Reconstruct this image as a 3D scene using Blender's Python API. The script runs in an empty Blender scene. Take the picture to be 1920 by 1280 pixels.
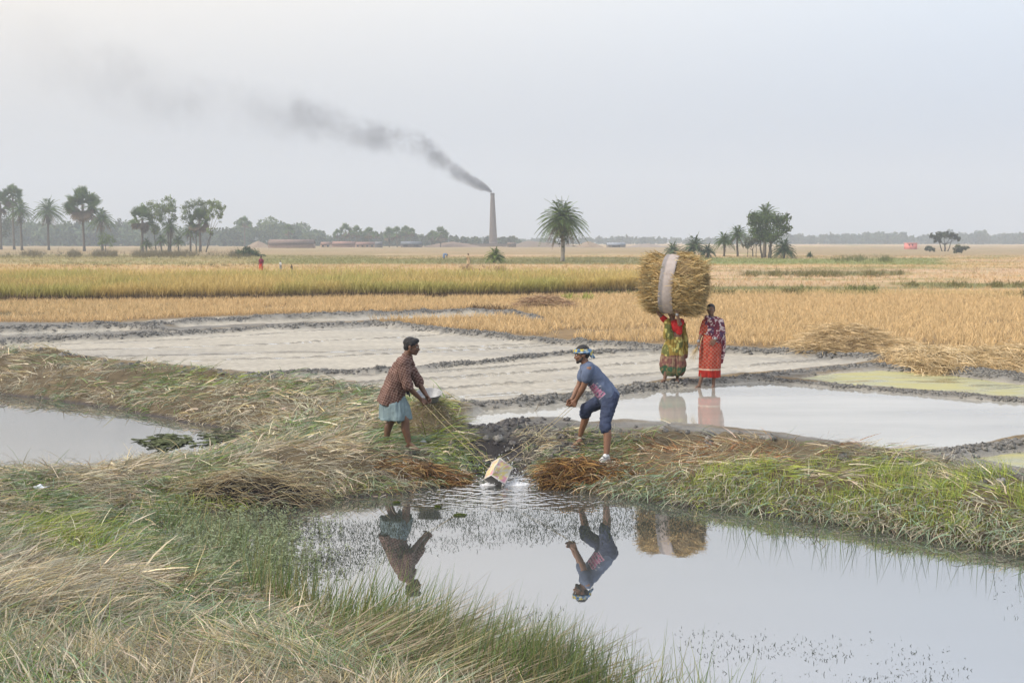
import bpy, math, random
import numpy as np
from mathutils import Vector, Matrix
from mathutils.geometry import tessellate_polygon
random.seed(7)
RNG = np.random.default_rng(11)
C = bpy.context.scene.collection
SC = bpy.context.scene
R = math.radians

# ------------------------------------------------------------------ camera
F = 2200.0
HC = 3.2
HY = 452.0
PITCH = math.atan((640 - HY) / F)
cp, sp = math.cos(PITCH), math.sin(PITCH)
cam_d = bpy.data.cameras.new("camera")
cam_d.sensor_width = 36.0
cam_d.lens = 36.0 * F / 1920.0
cam_d.clip_end = 9000
cam_d.clip_start = 0.1
cam = bpy.data.objects.new("camera", cam_d)
C.objects.link(cam)
cam.location = (0, 0, HC)
cam.rotation_euler = (math.pi / 2 - PITCH, 0, 0)
SC.camera = cam


def ray(px, py):
    cx = (np.asarray(px, float) - 960) / F
    cy = (640 - np.asarray(py, float)) / F
    return cx, cp + cy * sp, -sp + cy * cp


def gnd(px, py, z=0.42):
    dx, dy, dz = ray(px, py)
    t = (z - HC) / dz
    return dx * t, dy * t


def at(px, py, Y):
    dx, dy, dz = ray(px, py)
    t = Y / dy
    return np.array([float(dx * t), Y, float(HC + dz * t)])


def proj(x, y, z):
    zz = z - HC
    depth = y * cp - zz * sp
    depth = np.maximum(depth, 1e-3)
    up = y * sp + zz * cp
    return 960 + F * x / depth, 640 - F * up / depth


# ------------------------------------------------------------------ noise
_T = np.random.default_rng(3).random((256, 256))
_T3 = np.random.default_rng(5).random((64, 64, 64))


def vn(x, y, s=1.0, o=0):
    x = np.asarray(x, float) / s + o * 17.3
    y = np.asarray(y, float) / s + o * 9.7
    xi = np.floor(x).astype(np.int64)
    yi = np.floor(y).astype(np.int64)
    fx = x - xi
    fy = y - yi
    fx = fx * fx * (3 - 2 * fx)
    fy = fy * fy * (3 - 2 * fy)
    a = _T[xi & 255, yi & 255]
    b = _T[(xi + 1) & 255, yi & 255]
    c = _T[xi & 255, (yi + 1) & 255]
    d = _T[(xi + 1) & 255, (yi + 1) & 255]
    return (a * (1 - fx) + b * fx) * (1 - fy) + (c * (1 - fx) + d * fx) * fy


def fbm(x, y, s=1.0, o=0, oct=4):
    t = 0
    a = 0.5
    n = 0
    for k in range(oct):
        t = t + a * vn(x, y, s / 2 ** k, o + k * 3)
        n += a
        a *= 0.5
    return t / n


def vn3(p, s=1.0, o=0):
    q = p / s + o * 7.7
    i = np.floor(q).astype(np.int64)
    f = q - i
    f = f * f * (3 - 2 * f)
    r = 0
    for dx in (0, 1):
        for dy in (0, 1):
            for dz in (0, 1):
                w = (f[:, 0] if dx else 1 - f[:, 0]) * (f[:, 1] if dy else 1 - f[:, 1]) * (f[:, 2] if dz else 1 - f[:, 2])
                r = r + w * _T3[(i[:, 0] + dx) & 63, (i[:, 1] + dy) & 63, (i[:, 2] + dz) & 63]
    return r


def sstep(a, b, x):
    t = np.clip((x - a) / (b - a), 0, 1)
    return t * t * (3 - 2 * t)


# ------------------------------------------------------------------ objects
def tag(o, label=None, cat=None, group=None, kind=None):
    if label:
        o["label"] = label
    if cat:
        o["category"] = cat
    if group:
        o["group"] = group
    if kind:
        o["kind"] = kind
    return o


def empty(name, loc, label, cat, group=None):
    o = bpy.data.objects.new(name, None)
    C.objects.link(o)
    o.location = [float(v) for v in loc]
    o.empty_display_size = 0.2
    return tag(o, label, cat, group)


def link(name, me, m, parent=None, smooth=False):
    o = bpy.data.objects.new(name, me)
    C.objects.link(o)
    if m is not None and not len(me.materials):
        me.materials.append(m)
    if parent is not None:
        o.parent = parent
        me.transform(Matrix.Translation(-Vector(parent_world(parent))))
    if smooth:
        me.polygons.foreach_set("use_smooth", np.ones(len(me.polygons), bool))
    return o


def parent_world(o):
    v = Vector((0, 0, 0))
    while o is not None:
        v = v + Vector(o.location)
        o = o.parent
    return v


def quad_mesh(name, V, Q, col=None, fcols=None):
    me = bpy.data.meshes.new(name)
    V = np.ascontiguousarray(V, np.float32)
    Q = np.ascontiguousarray(Q, np.int32)
    me.vertices.add(len(V))
    me.vertices.foreach_set("co", V.ravel())
    n = Q.shape[1]
    me.loops.add(Q.size)
    me.loops.foreach_set("vertex_index", Q.ravel())
    me.polygons.add(len(Q))
    me.polygons.foreach_set("loop_start", np.arange(0, Q.size, n, dtype=np.int32))
    try:
        me.polygons.foreach_set("loop_total", np.full(len(Q), n, np.int32))
    except Exception:
        pass
    me.update(calc_edges=True)
    if col is not None:
        setcol(me, col)
    return me


def setcol(me, col):
    a = me.color_attributes.new("Col", "FLOAT_COLOR", "POINT")
    c = np.ones((len(me.vertices), 4), np.float32)
    c[:, :3] = col
    a.data.foreach_set("color", c.ravel())


class Acc:
    """vertices + quads + colours gathered into one mesh"""

    def __init__(s):
        s.V, s.Q, s.K, s.n = [], [], [], 0

    def add(s, V, Q, col):
        V = np.asarray(V, float).reshape(-1, 3)
        s.V.append(V)
        s.Q.append(np.asarray(Q) + s.n)
        col = np.asarray(col, float)
        if col.ndim == 1:
            col = np.tile(col, (len(V), 1))
        s.K.append(col)
        s.n += len(V)

    def blades(s, P, d0, d1, L, W, col, segs=3, tip=0.15, tipcol=None, face=None):
        P = np.asarray(P, float)
        N = len(P)
        if N == 0:
            return
        L = np.broadcast_to(L, (N,))[:, None]
        W = np.broadcast_to(W, (N,))[:, None]
        col = np.broadcast_to(col, (N, 3))
        rows = []
        cols = []
        if face is None:
            face = RNG.normal(size=(N, 3))
        side = np.cross(d0 + d1, face)
        side /= np.linalg.norm(side, axis=1, keepdims=True) + 1e-9
        for k in range(segs + 1):
            t = k / segs
            c = P + L * (d0 * t + (d1 - d0) * t * t / 2)
            w = W * (1 - (1 - tip) * t ** 1.5) * 0.5
            rows += [c - side * w, c + side * w]
            cc = col if tipcol is None else col * (1 - t) + tipcol * t
            cols += [cc, cc]
        m = 2 * (segs + 1)
        V = np.stack(rows, 1).reshape(-1, 3)
        K = np.stack(cols, 1).reshape(-1, 3)
        base = (np.arange(N) * m)[:, None]
        Q = []
        for k in range(segs):
            Q.append(np.concatenate([base + 2 * k, base + 2 * k + 1, base + 2 * k + 3, base + 2 * k + 2], 1))
        s.add(V, np.concatenate(Q), K)

    def cards(s, P, size, col, asp=1.0, nrm=None):
        P = np.asarray(P, float)
        N = len(P)
        if nrm is None:
            nrm = RNG.normal(size=(N, 3))
        a = np.cross(nrm, RNG.normal(size=(N, 3)))
        a /= np.linalg.norm(a, axis=1, keepdims=True) + 1e-9
        b = np.cross(nrm, a)
        b /= np.linalg.norm(b, axis=1, keepdims=True) + 1e-9
        sz = np.broadcast_to(size, (N,))[:, None] * 0.5
        V = np.stack([P - a * sz * 1.25, P - b * sz * asp, P + a * sz * 1.25, P + b * sz * asp], 1).reshape(-1, 3)
        Q = np.arange(4 * N).reshape(N, 4)
        s.add(V, Q, np.repeat(np.broadcast_to(col, (N, 3)), 4, 0))

    def tube(s, P, rad, n=8, col=(0.3, 0.3, 0.3), wob=0.0):
        P = np.asarray(P, float)
        rad = np.broadcast_to(rad, (len(P),))
        t = np.gradient(P, axis=0)
        t /= np.linalg.norm(t, axis=1, keepdims=True) + 1e-9
        ref = np.array([0, 0, 1.0]) if abs(t[0][2]) < 0.9 else np.array([1.0, 0, 0])
        a = np.cross(t, ref)
        a /= np.linalg.norm(a, axis=1, keepdims=True) + 1e-9
        b = np.cross(t, a)
        an = np.arange(n) / n * 2 * math.pi
        V = P[:, None] + (a[:, None] * np.cos(an)[None, :, None] + b[:, None] * np.sin(an)[None, :, None]) * rad[:, None, None]
        if wob:
            V = V + RNG.normal(size=V.shape) * wob * rad[:, None, None]
        K = len(P)
        i = np.arange(K - 1)[:, None] * n
        j = np.arange(n)[None]
        j2 = (j + 1) % n
        Q = np.stack([i + j, i + j2, i + n + j2, i + n + j], -1).reshape(-1, 4)
        V = V.reshape(-1, 3)
        V = np.concatenate([V, P[:1], P[-1:]])
        c0, c1 = len(V) - 2, len(V) - 1
        caps = []
        for q in range(0, n, 2):
            caps.append([c0, (q + 2) % n, (q + 1) % n, q])
            o = (K - 1) * n
            caps.append([c1, o + q, o + (q + 1) % n, o + (q + 2) % n])
        s.add(V, np.concatenate([Q, np.array(caps)]), col)

    def box(s, c, d, col, rz=0.0, jit=0.0):
        c = np.asarray(c, float)
        d = np.asarray(d, float) / 2
        S = np.array([[-1, -1, -1], [1, -1, -1], [1, 1, -1], [-1, 1, -1], [-1, -1, 1], [1, -1, 1], [1, 1, 1], [-1, 1, 1]], float)
        V = S * d
        ca, sa = math.cos(rz), math.sin(rz)
        V = np.stack([V[:, 0] * ca - V[:, 1] * sa, V[:, 0] * sa + V[:, 1] * ca, V[:, 2]], 1) + c
        if jit:
            V += RNG.normal(size=V.shape) * jit
        s.add(V, [[0, 3, 2, 1], [4, 5, 6, 7], [0, 1, 5, 4], [1, 2, 6, 5], [2, 3, 7, 6], [3, 0, 4, 7]], col)

    def mesh(s, name):
        return quad_mesh(name, np.concatenate(s.V), np.concatenate(s.Q), np.concatenate(s.K))

    def build(s, name, m, parent=None, smooth=False):
        return link(name, s.mesh(name), m, parent, smooth)


# ------------------------------------------------------------------ materials
def newmat(name):
    m = bpy.data.materials.new(name)
    m.use_nodes = True
    nt = m.node_tree
    b = nt.nodes["Principled BSDF"]
    return m, nt, b


def attr_mat(name, rough=0.8, transl=0.0, var=0.25, vs=8.0, bump=0.0, bs=30.0, spec=0.3):
    m, nt, b = newmat(name)
    N, Lk = nt.nodes, nt.links
    at_ = N.new("ShaderNodeAttribute")
    at_.attribute_name = "Col"
    tc = N.new("ShaderNodeTexCoord")
    no = N.new("ShaderNodeTexNoise")
    no.inputs["Scale"].default_value = vs
    no.inputs["Detail"].default_value = 5
    Lk.new(tc.outputs["Object"], no.inputs["Vector"])
    mr = N.new("ShaderNodeMapRange")
    mr.inputs[1].default_value = 0.3
    mr.inputs[2].default_value = 0.7
    mr.inputs[3].default_value = 1 - var
    mr.inputs[4].default_value = 1 + var
    Lk.new(no.outputs[0], mr.inputs[0])
    mx = N.new("ShaderNodeVectorMath")
    mx.operation = "SCALE"
    Lk.new(at_.outputs["Color"], mx.inputs[0])
    Lk.new(mr.outputs[0], mx.inputs["Scale"])
    Lk.new(mx.outputs[0], b.inputs["Base Color"])
    b.inputs["Roughness"].default_value = rough
    b.inputs["Specular IOR Level"].default_value = spec
    if bump:
        n2 = N.new("ShaderNodeTexNoise")
        n2.inputs["Scale"].default_value = bs
        n2.inputs["Detail"].default_value = 6
        Lk.new(tc.outputs["Object"], n2.inputs["Vector"])
        bp = N.new("ShaderNodeBump")
        bp.inputs["Strength"].default_value = bump
        bp.inputs["Distance"].default_value = 0.03
        Lk.new(n2.outputs[0], bp.inputs["Height"])
        Lk.new(bp.outputs[0], b.inputs["Normal"])
    if transl:
        tr = N.new("ShaderNodeBsdfTranslucent")
        Lk.new(mx.outputs[0], tr.inputs[0])
        ms = N.new("ShaderNodeMixShader")
        ms.inputs[0].default_value = transl
        Lk.new(b.outputs[0], ms.inputs[1])
        Lk.new(tr.outputs[0], ms.inputs[2])
        Lk.new(ms.outputs[0], N["Material Output"].inputs[0])
    return m


M_leaf = attr_mat("leaf", 0.7, 0.25, 0.15, 2.0)
M_grass = attr_mat("grass_blade", 0.65, 0.2, 0.15, 3.0)
M_ground = attr_mat("earth", 0.9, 0, 0.22, 3.0, 1.0, 14.0, 0.25)
M_bark = attr_mat("bark", 0.9, 0, 0.35, 6.0, 0.6, 20)
M_wall = attr_mat("masonry", 0.9, 0, 0.15, 1.2, 0.2, 10)
M_skin = attr_mat("skin", 0.5, 0, 0.12, 9.0, 0.1, 60, 0.4)
M_cloth = attr_mat("cloth", 0.85, 0, 0.12, 14.0, 0.25, 80, 0.2)
M_hair = attr_mat("hair", 0.45, 0, 0.2, 60.0, 0.5, 150, 0.4)
M_rope = attr_mat("rope_fibre", 0.9, 0, 0.2, 90.0, 0.5, 200)


def metal_mat():
    m, nt, b = newmat("aluminium")
    no = nt.nodes.new("ShaderNodeTexNoise")
    no.inputs["Scale"].default_value = 12
    cr = nt.nodes.new("ShaderNodeValToRGB")
    cr.color_ramp.elements[0].color = (0.2, 0.21, 0.22, 1)
    cr.color_ramp.elements[1].color = (0.38, 0.39, 0.40, 1)
    nt.links.new(no.outputs[0], cr.inputs[0])
    nt.links.new(cr.outputs[0], b.inputs["Base Color"])
    b.inputs["Metallic"].default_value = 0.35
    b.inputs["Roughness"].default_value = 0.55
    return m


M_metal = metal_mat()


def water_mat(name, base, ior, rough, algae=None, rip=0.05, rs=1.2, notch=None):
    m, nt, b = newmat(name)
    N, Lk = nt.nodes, nt.links
    geo = N.new("ShaderNodeNewGeometry")
    b.inputs["IOR"].default_value = ior
    b.inputs["Specular IOR Level"].default_value = 0.5
    b.inputs["Roughness"].default_value = rough
    n1 = N.new("ShaderNodeTexNoise")
    n1.inputs["Scale"].default_value = 0.35
    n1.inputs["Detail"].default_value = 6
    mp = N.new("ShaderNodeMapping")
    mp.inputs["Scale"].default_value = (0.6, 1.6, 1)
    Lk.new(geo.outputs["Position"], mp.inputs[0])
    Lk.new(mp.outputs[0], n1.inputs["Vector"])
    cr = N.new("ShaderNodeValToRGB")
    if algae:
        n1.inputs["Scale"].default_value = 1.6
        cr.color_ramp.elements[0].position = 0.38
        cr.color_ramp.elements[1].position = 0.62
        cr.color_ramp.elements[0].color = (*base, 1)
        cr.color_ramp.elements[1].color = (*algae, 1)
        mr = N.new("ShaderNodeMapRange")
        mr.inputs[1].default_value = 0.35
        mr.inputs[2].default_value = 0.55
        mr.inputs[3].default_value = 0.06
        mr.inputs[4].default_value = 0.6
        Lk.new(n1.outputs[0], mr.inputs[0])
        Lk.new(mr.outputs[0], b.inputs["Roughness"])
    else:
        cr.color_ramp.elements[0].position = 0.35
        cr.color_ramp.elements[1].position = 0.65
        cr.color_ramp.elements[0].color = (*[v * 0.8 for v in base], 1)
        cr.color_ramp.elements[1].color = (*[v * 1.15 for v in base], 1)
    Lk.new(n1.outputs[0], cr.inputs[0])
    Lk.new(cr.outputs[0], b.inputs["Base Color"])
    n2 = N.new("ShaderNodeTexNoise")
    n2.inputs["Scale"].default_value = rs
    n2.inputs["Detail"].default_value = 3
    mp2 = N.new("ShaderNodeMapping")
    mp2.inputs["Scale"].default_value = (1.0, 3.0, 1)
    Lk.new(geo.outputs["Position"], mp2.inputs[0])
    Lk.new(mp2.outputs[0], n2.inputs["Vector"])
    bp = N.new("ShaderNodeBump")
    bp.inputs["Strength"].default_value = rip
    bp.inputs["Distance"].default_value = 0.02
    Lk.new(n2.outputs[0], bp.inputs["Height"])
    last = bp
    if notch is not None:
        dist = N.new("ShaderNodeVectorMath")
        dist.operation = "DISTANCE"
        dist.inputs[1].default_value = notch
        Lk.new(geo.outputs["Position"], dist.inputs[0])
        # rings round the splash, dying off with distance
        n3 = N.new("ShaderNodeTexNoise")
        n3.inputs["Scale"].default_value = 5
        Lk.new(geo.outputs["Position"], n3.inputs["Vector"])
        ad = N.new("ShaderNodeMath")
        ad.operation = "MULTIPLY_ADD"
        ad.inputs[1].default_value = 0.5
        Lk.new(n3.outputs[0], ad.inputs[0])
        Lk.new(dist.outputs["Value"], ad.inputs[2])
        mu = N.new("ShaderNodeMath")
        mu.operation = "MULTIPLY"
        mu.inputs[1].default_value = 30
        Lk.new(ad.outputs[0], mu.inputs[0])
        sn = N.new("ShaderNodeMath")
        sn.operation = "SINE"
        Lk.new(mu.outputs[0], sn.inputs[0])
        mr2 = N.new("ShaderNodeMapRange")
        mr2.inputs[1].default_value = 0.1
        mr2.inputs[2].default_value = 2.4
        mr2.inputs[3].default_value = 0.9
        mr2.inputs[4].default_value = 0.0
        Lk.new(dist.outputs["Value"], mr2.inputs[0])
        bp2 = N.new("ShaderNodeBump")
        bp2.inputs["Distance"].default_value = 0.02
        Lk.new(mr2.outputs[0], bp2.inputs["Strength"])
        Lk.new(sn.outputs[0], bp2.inputs["Height"])
        Lk.new(bp.outputs[0], bp2.inputs["Normal"])
        last = bp2
    Lk.new(last.outputs[0], b.inputs["Normal"])
    return m


# ------------------------------------------------------------------ terrain layout
def W(pts, z):
    return np.array([gnd(a, b, z) for a, b in pts])


UP = 0.38
PL = W([(-1400, 700), (-400, 722), (0, 737), (120, 752), (250, 770), (330, 792), (410, 800), (490, 815), (430, 840), (350, 857), (240, 870), (120, 882), (0, 888), (-400, 905), (-1400, 950)], 0)
PM = W([(440, 958), (540, 948), (600, 941), (680, 933), (740, 925), (800, 915), (860, 906), (895, 893), (940, 884), (990, 888), (1020, 905), (1090, 917), (1180, 930), (1300, 948), (1500, 975), (1700, 1002), (1920, 1038), (2500, 1150), (2900, 1800), (1500, 1900), (1200, 1400), (1110, 1345), (1030, 1310), (940, 1275), (870, 1235), (770, 1205), (690, 1180), (590, 1142), (490, 1098), (390, 1055), (300, 1015), (270, 985), (350, 965)], 0)
PA = W([(-400, 655), (0, 640), (250, 628), (500, 613), (700, 606), (760, 611), (900, 626), (1100, 643), (1240, 649), (1400, 655), (1560, 661), (1690, 670), (1620, 682), (1560, 689), (1400, 702), (1250, 714), (1100, 735), (960, 752), (870, 757), (760, 735), (700, 727), (600, 714), (450, 699), (300, 684), (100, 663), (0, 654), (-400, 668)], UP)
PC = W([(872, 788), (900, 768), (1000, 758), (1100, 745), (1250, 728), (1400, 713), (1440, 714), (1600, 728), (1920, 753), (2400, 785), (1920, 820), (1780, 843), (1700, 846), (1600, 833), (1420, 808), (1330, 801), (1180, 790), (1100, 797), (1040, 788), (1000, 786), (950, 792), (925, 803), (878, 800)], UP)
PD = W([(1480, 709), (1640, 693), (1920, 713), (2400, 745), (2400, 776), (1920, 748), (1600, 724)], UP)
PE = W([(1790, 856), (1920, 834), (2400, 795), (2500, 920), (1920, 880)], UP)
PB1 = W([(-400, 632), (0, 617), (190, 608), (300, 619), (150, 627), (0, 632), (-400, 648)], UP)
PB2 = W([(255, 604), (450, 595), (870, 582), (1000, 591), (850, 597), (720, 600), (650, 604), (450, 610), (340, 615)], UP)
G = np.concatenate([W([(-2200, 640), (-400, 662), (0, 652), (100, 662), (300, 683), (450, 698), (600, 713), (700, 726), (800, 742), (860, 760), (872, 803), (925, 808), (1000, 791), (1100, 802), (1180, 795), (1420, 811), (1640, 838), (1740, 850), (1920, 882), (2600, 960)], 0.5), [[60, 6], [60, -8], [-60, -8]]])
LEV = [  # polyline px, top z, half width, clodding
    ([(-500, 632), (0, 610), (180, 604), (300, 600), (480, 590), (870, 577), (940, 580), (1010, 590)], 0.60, 0.26),
    ([(185, 604), (260, 609), (330, 617)], 0.54, 0.22),
    ([(-500, 662), (0, 635), (250, 624), (500, 609), (700, 601), (780, 609), (860, 617), (1000, 630), (1150, 641), (1240, 646), (1400, 652), (1560, 658), (1720, 670), (1800, 688), (1920, 700), (2300, 735)], 0.55, 0.26),
    ([(860, 758), (960, 751), (1100, 737), (1250, 716), (1400, 704), (1560, 688), (1640, 683), (1740, 690), (1920, 709), (2400, 740)], 0.475, 0.24),
    ([(1425, 708), (1600, 724), (1920, 749), (2400, 778)], 0.425, 0.16),
    ([(1740, 846), (1830, 836), (1920, 824), (2400, 790)], 0.49, 0.2),
    ([(470, 697), (700, 689), (900, 673), (1040, 659), (1240, 650)], 0.51, 0.13),
]


def levee_xy(pts, zt):
    return np.array([gnd(a, b, zt) for a, b in pts])


def seg_dist(X, Y, A, closed=False):
    d = np.full(X.shape, 1e9)
    n = len(A)
    for i in range(n if closed else n - 1):
        a, b = A[i], A[(i + 1) % n]
        v = b - a
        L2 = v @ v + 1e-12
        t = np.clip(((X - a[0]) * v[0] + (Y - a[1]) * v[1]) / L2, 0, 1)
        d = np.minimum(d, (X - a[0] - t * v[0]) ** 2 + (Y - a[1] - t * v[1]) ** 2)
    return np.sqrt(d)


def inside(X, Y, A):
    r = np.zeros(X.shape, bool)
    n = len(A)
    for i in range(n):
        a, b = A[i], A[(i + 1) % n]
        if a[1] == b[1]:
            continue
        c = ((a[1] > Y) != (b[1] > Y)) & (X < (b[0] - a[0]) * (Y - a[1]) / (b[1] - a[1]) + a[0])
        r ^= c
    return r


def sdist(X, Y, A):
    d = seg_dist(X, Y, A, True)
    return np.where(inside(X, Y, A), -d, d)


# polar fan grid, apex behind the camera
AP = -4.0
rs = [3.2]
while rs[-1] < 3000:
    r = rs[-1]
    rs.append(r * (1 + (0.004 if r < 62 else 0.004 + 0.045 * min(1, (r - 62) / 120))))
rs = np.array(rs)
NC = 860
AMAX = R(44)
ths = np.linspace(-AMAX, AMAX, NC)
RR, TH = np.meshgrid(rs, ths, indexing="ij")
X = RR * np.sin(TH)
Y = AP + RR * np.cos(TH)
NR = len(rs)
# ragged the outlines a little so no edge is a ruled line
wx = X + (fbm(X, Y, 0.9, 1) - 0.5) * 0.35
wy = Y + (fbm(X, Y, 0.9, 2) - 0.5) * 0.35
dP = np.full(X.shape, 99.0)
nearm = RR < 75
xs, ys = wx[nearm], wy[nearm]
dpond = np.minimum(sdist(xs, ys, PL), sdist(xs, ys, PM))
dups = [sdist(xs, ys, p) for p in (PA, PC, PD, PE, PB1, PB2)]
dup = np.min(dups, 0)
inG = inside(xs, ys, G)
gd = sdist(xs, ys, G)
nx_, ny_ = gnd(945, 885, 0)
NOT = np.array([nx_, ny_])
dn = np.hypot(xs - nx_, (ys - ny_))
H = 0.42 + (fbm(X, Y, 6, 4) - 0.5) * 0.10 + (fbm(X, Y, 0.5, 5) - 0.5) * 0.04
H = H + (fbm(X, Y, 60, 6) - 0.5) * 0.3 * sstep(120, 400, RR)
h = H[nearm]
nearside = np.maximum(sstep(12.2, 10.2, ys) * sstep(4.0, 1.0, xs), .8 * sstep(-2.2, -3.6, xs) * sstep(18.6, 17.0, ys))
fall = 1.25 - 0.8 * np.exp(-(dn / .95) ** 4) + 1.6 * nearside
bank = 0.56 * (1 - np.exp(-np.maximum(dpond, 0) / fall)) * (1 - .34 * np.exp(-(dn / 2.3) ** 2))
lump = (fbm(xs, ys, 1.3, 7) - 0.5) * 0.26 + (fbm(xs, ys, 0.28, 8) - 0.5) * 0.09
bank = bank + lump * sstep(0.0, 0.7, dpond)
wg = sstep(0.25, -0.25, gd)
h = h * (1 - wg) + bank * wg
# crest clods along the paddies
clod = np.maximum(0, fbm(xs, ys, 0.3, 9, 3) - 0.45) * 0.25 + (vn(xs, ys, 0.09, 4) - 0.5) * 0.03
cr_ = np.exp(-((gd + 0.12) / 0.36) ** 2) * sstep(0.2, 0.9, dpond)
gapz = sstep(-1.5, -.9, xs) * sstep(2.6, 1.8, xs) * sstep(15, 16, ys) * sstep(20, 19, ys)
h = np.maximum(h, (0.415 - .03 * gapz + clod * .8 * (1 - .8 * gapz)) * np.clip(cr_ * 1.5, 0, 1) + (h) * (1 - np.clip(cr_ * 1.5, 0, 1)))
for (mx_, my_, mz, mr_, ma) in ((840, 772, .42, .8, .12), (1085, 830, .35, .4, .12), (1230, 800, .5, .5, .05), (1460, 812, .5, .5, .05), (1560, 836, .45, .5, .04), (60, 668, .5, .8, .15), (370, 700, .5, .7, .1)):
    gx, gy = gnd(mx_, my_, mz)
    q = np.exp(-((xs - gx) ** 2 + (ys - gy) ** 2) / mr_ ** 2)
    h = h + q * (ma * .75 + clod * 0.35)
# paddy beds
band = fbm(xs * 0.25, ys * 1.3, 1.0, 12, 4)
bedA = UP + .007 + (band - 0.45) * 0.014 + (fbm(xs, ys, .35, 13) - .5) * .006
bed = np.where(dups[0] < 0.3, bedA, UP - 0.05)
bed = np.where(dups[5] < 0.3, UP + .003 + (band - 0.45) * 0.02, bed)
bed = np.where(dups[1] < 0.3, UP - 0.05 + 0.0 * band, bed)
k = sstep(-0.22, 0.05, dup)
h = bed * (1 - k) + h * k
muddy = np.zeros(xs.shape)
for pts, zt, hw in LEV:
    A = levee_xy(pts, zt)
    d = seg_dist(xs, ys, A)
    hw2 = hw * (0.75 + 0.6 * fbm(xs, ys, 1.2, 14))
    pr = np.exp(-(d / hw2) ** 2 * 1.1)
    top = (zt - 0.33) * (0.6 + 0.6 * fbm(xs, ys, 0.8, 15)) + clod * 0.45 * (hw / 0.4)
    top = top + (fbm(xs, ys, .22, 19, 3) - .5) * .16 * (hw / .4)
    h = h + np.maximum(0, 0.33 + top - h) * pr
    muddy = np.maximum(muddy, np.exp(-(d / (hw * 1.1)) ** 4))
# thin beds inside the seed paddy: low ridges running with the mid levee
FUR = []
for (x0, y0, x1, y1, hh) in ((20, 650, 700, 612, .012), (90, 659, 900, 624, .03), (180, 669, 1100, 641, .03), (300, 678, 1060, 646, .03), (560, 712, 1240, 662, .03), (640, 720, 1350, 668, .05), (760, 733, 1560, 672, .05), (880, 744, 1400, 698, .02)):
    A = W([(x0, y0), ((x0 + x1) / 2, (y0 + y1) / 2 + 4), (x1, y1)], UP)
    d = seg_dist(xs, ys, A)
    h = np.where((dups[0] < -0.1), np.maximum(h, UP - 0.01 + (hh + 0.012) * np.exp(-(d / 0.05) ** 2) * (0.5 + 1.0 * fbm(xs, ys, 0.6, 16))), h)
    muddy = np.maximum(muddy, np.where(dups[0] < 0, 0.95 * sstep(.2, .5, fbm(xs, ys, .9, 17)) * np.exp(-(d / 0.06) ** 4), 0))
    # a wet channel beside each bed
    h = np.where((dups[0] < -0.1) & (d > .06) & (d < .17), np.minimum(h, UP - 0.012 + 0.03 * (fbm(xs, ys, 1.5, 18) - 0.42)), h)
hb = -0.45 * (1 - np.exp(np.minimum(dpond, 0) / 0.5))
h = np.where(dpond < 0, np.minimum(hb, h), h)
H[nearm] = h
DP = np.full(X.shape, 99.0)
DP[nearm] = dpond
DU = np.full(X.shape, 99.0)
DU[nearm] = dup
MU = np.zeros(X.shape)
MU[nearm] = muddy
GD = np.full(X.shape, 99.0)
GD[nearm] = gd


def look(Agrid, x, y):
    x = np.asarray(x, float)
    y = np.asarray(y, float) - AP
    r = np.hypot(x, y)
    th = np.arctan2(x, y)
    fi = np.interp(r, rs, np.arange(NR))
    fj = np.clip((th + AMAX) / (2 * AMAX) * (NC - 1), 0, NC - 1.001)
    i = np.clip(np.floor(fi).astype(int), 0, NR - 2)
    j = np.floor(fj).astype(int)
    a, b = fi - i, fj - j
    return (Agrid[i, j] * (1 - a) * (1 - b) + Agrid[i + 1, j] * a * (1 - b) + Agrid[i, j + 1] * (1 - a) * b + Agrid[i + 1, j + 1] * a * b)


def HH(x, y):
    return look(H, x, y)


def gh(px, py):
    """ground point under a pixel of the layout"""
    z = 0.4
    for _ in range(12):
        x, y = gnd(px, py, z)
        z = 0.5 * z + 0.5 * float(HH(x, y))
    return np.array([float(x), float(y), float(HH(x, y))])


def lc(*c):
    return np.array(c, float)


# soil colours, some with shade between stems painted in
PXg, PYg = proj(X, Y, 0.42)
TAN = lc(.46, .32, .165)
PINK = lc(.46, .33, .21)
OLIVE = lc(.17, .17, .06)
GREEN = lc(.13, .18, .05)
MUD = lc(.165, .16, .148)
BEIGE = lc(.36, .335, .28)
EARTH = lc(.16, .125, .075)
DARK = lc(.035, .032, .035)


def mixc(a, b, w):
    return a * (1 - w[..., None]) + b * w[..., None]


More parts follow.
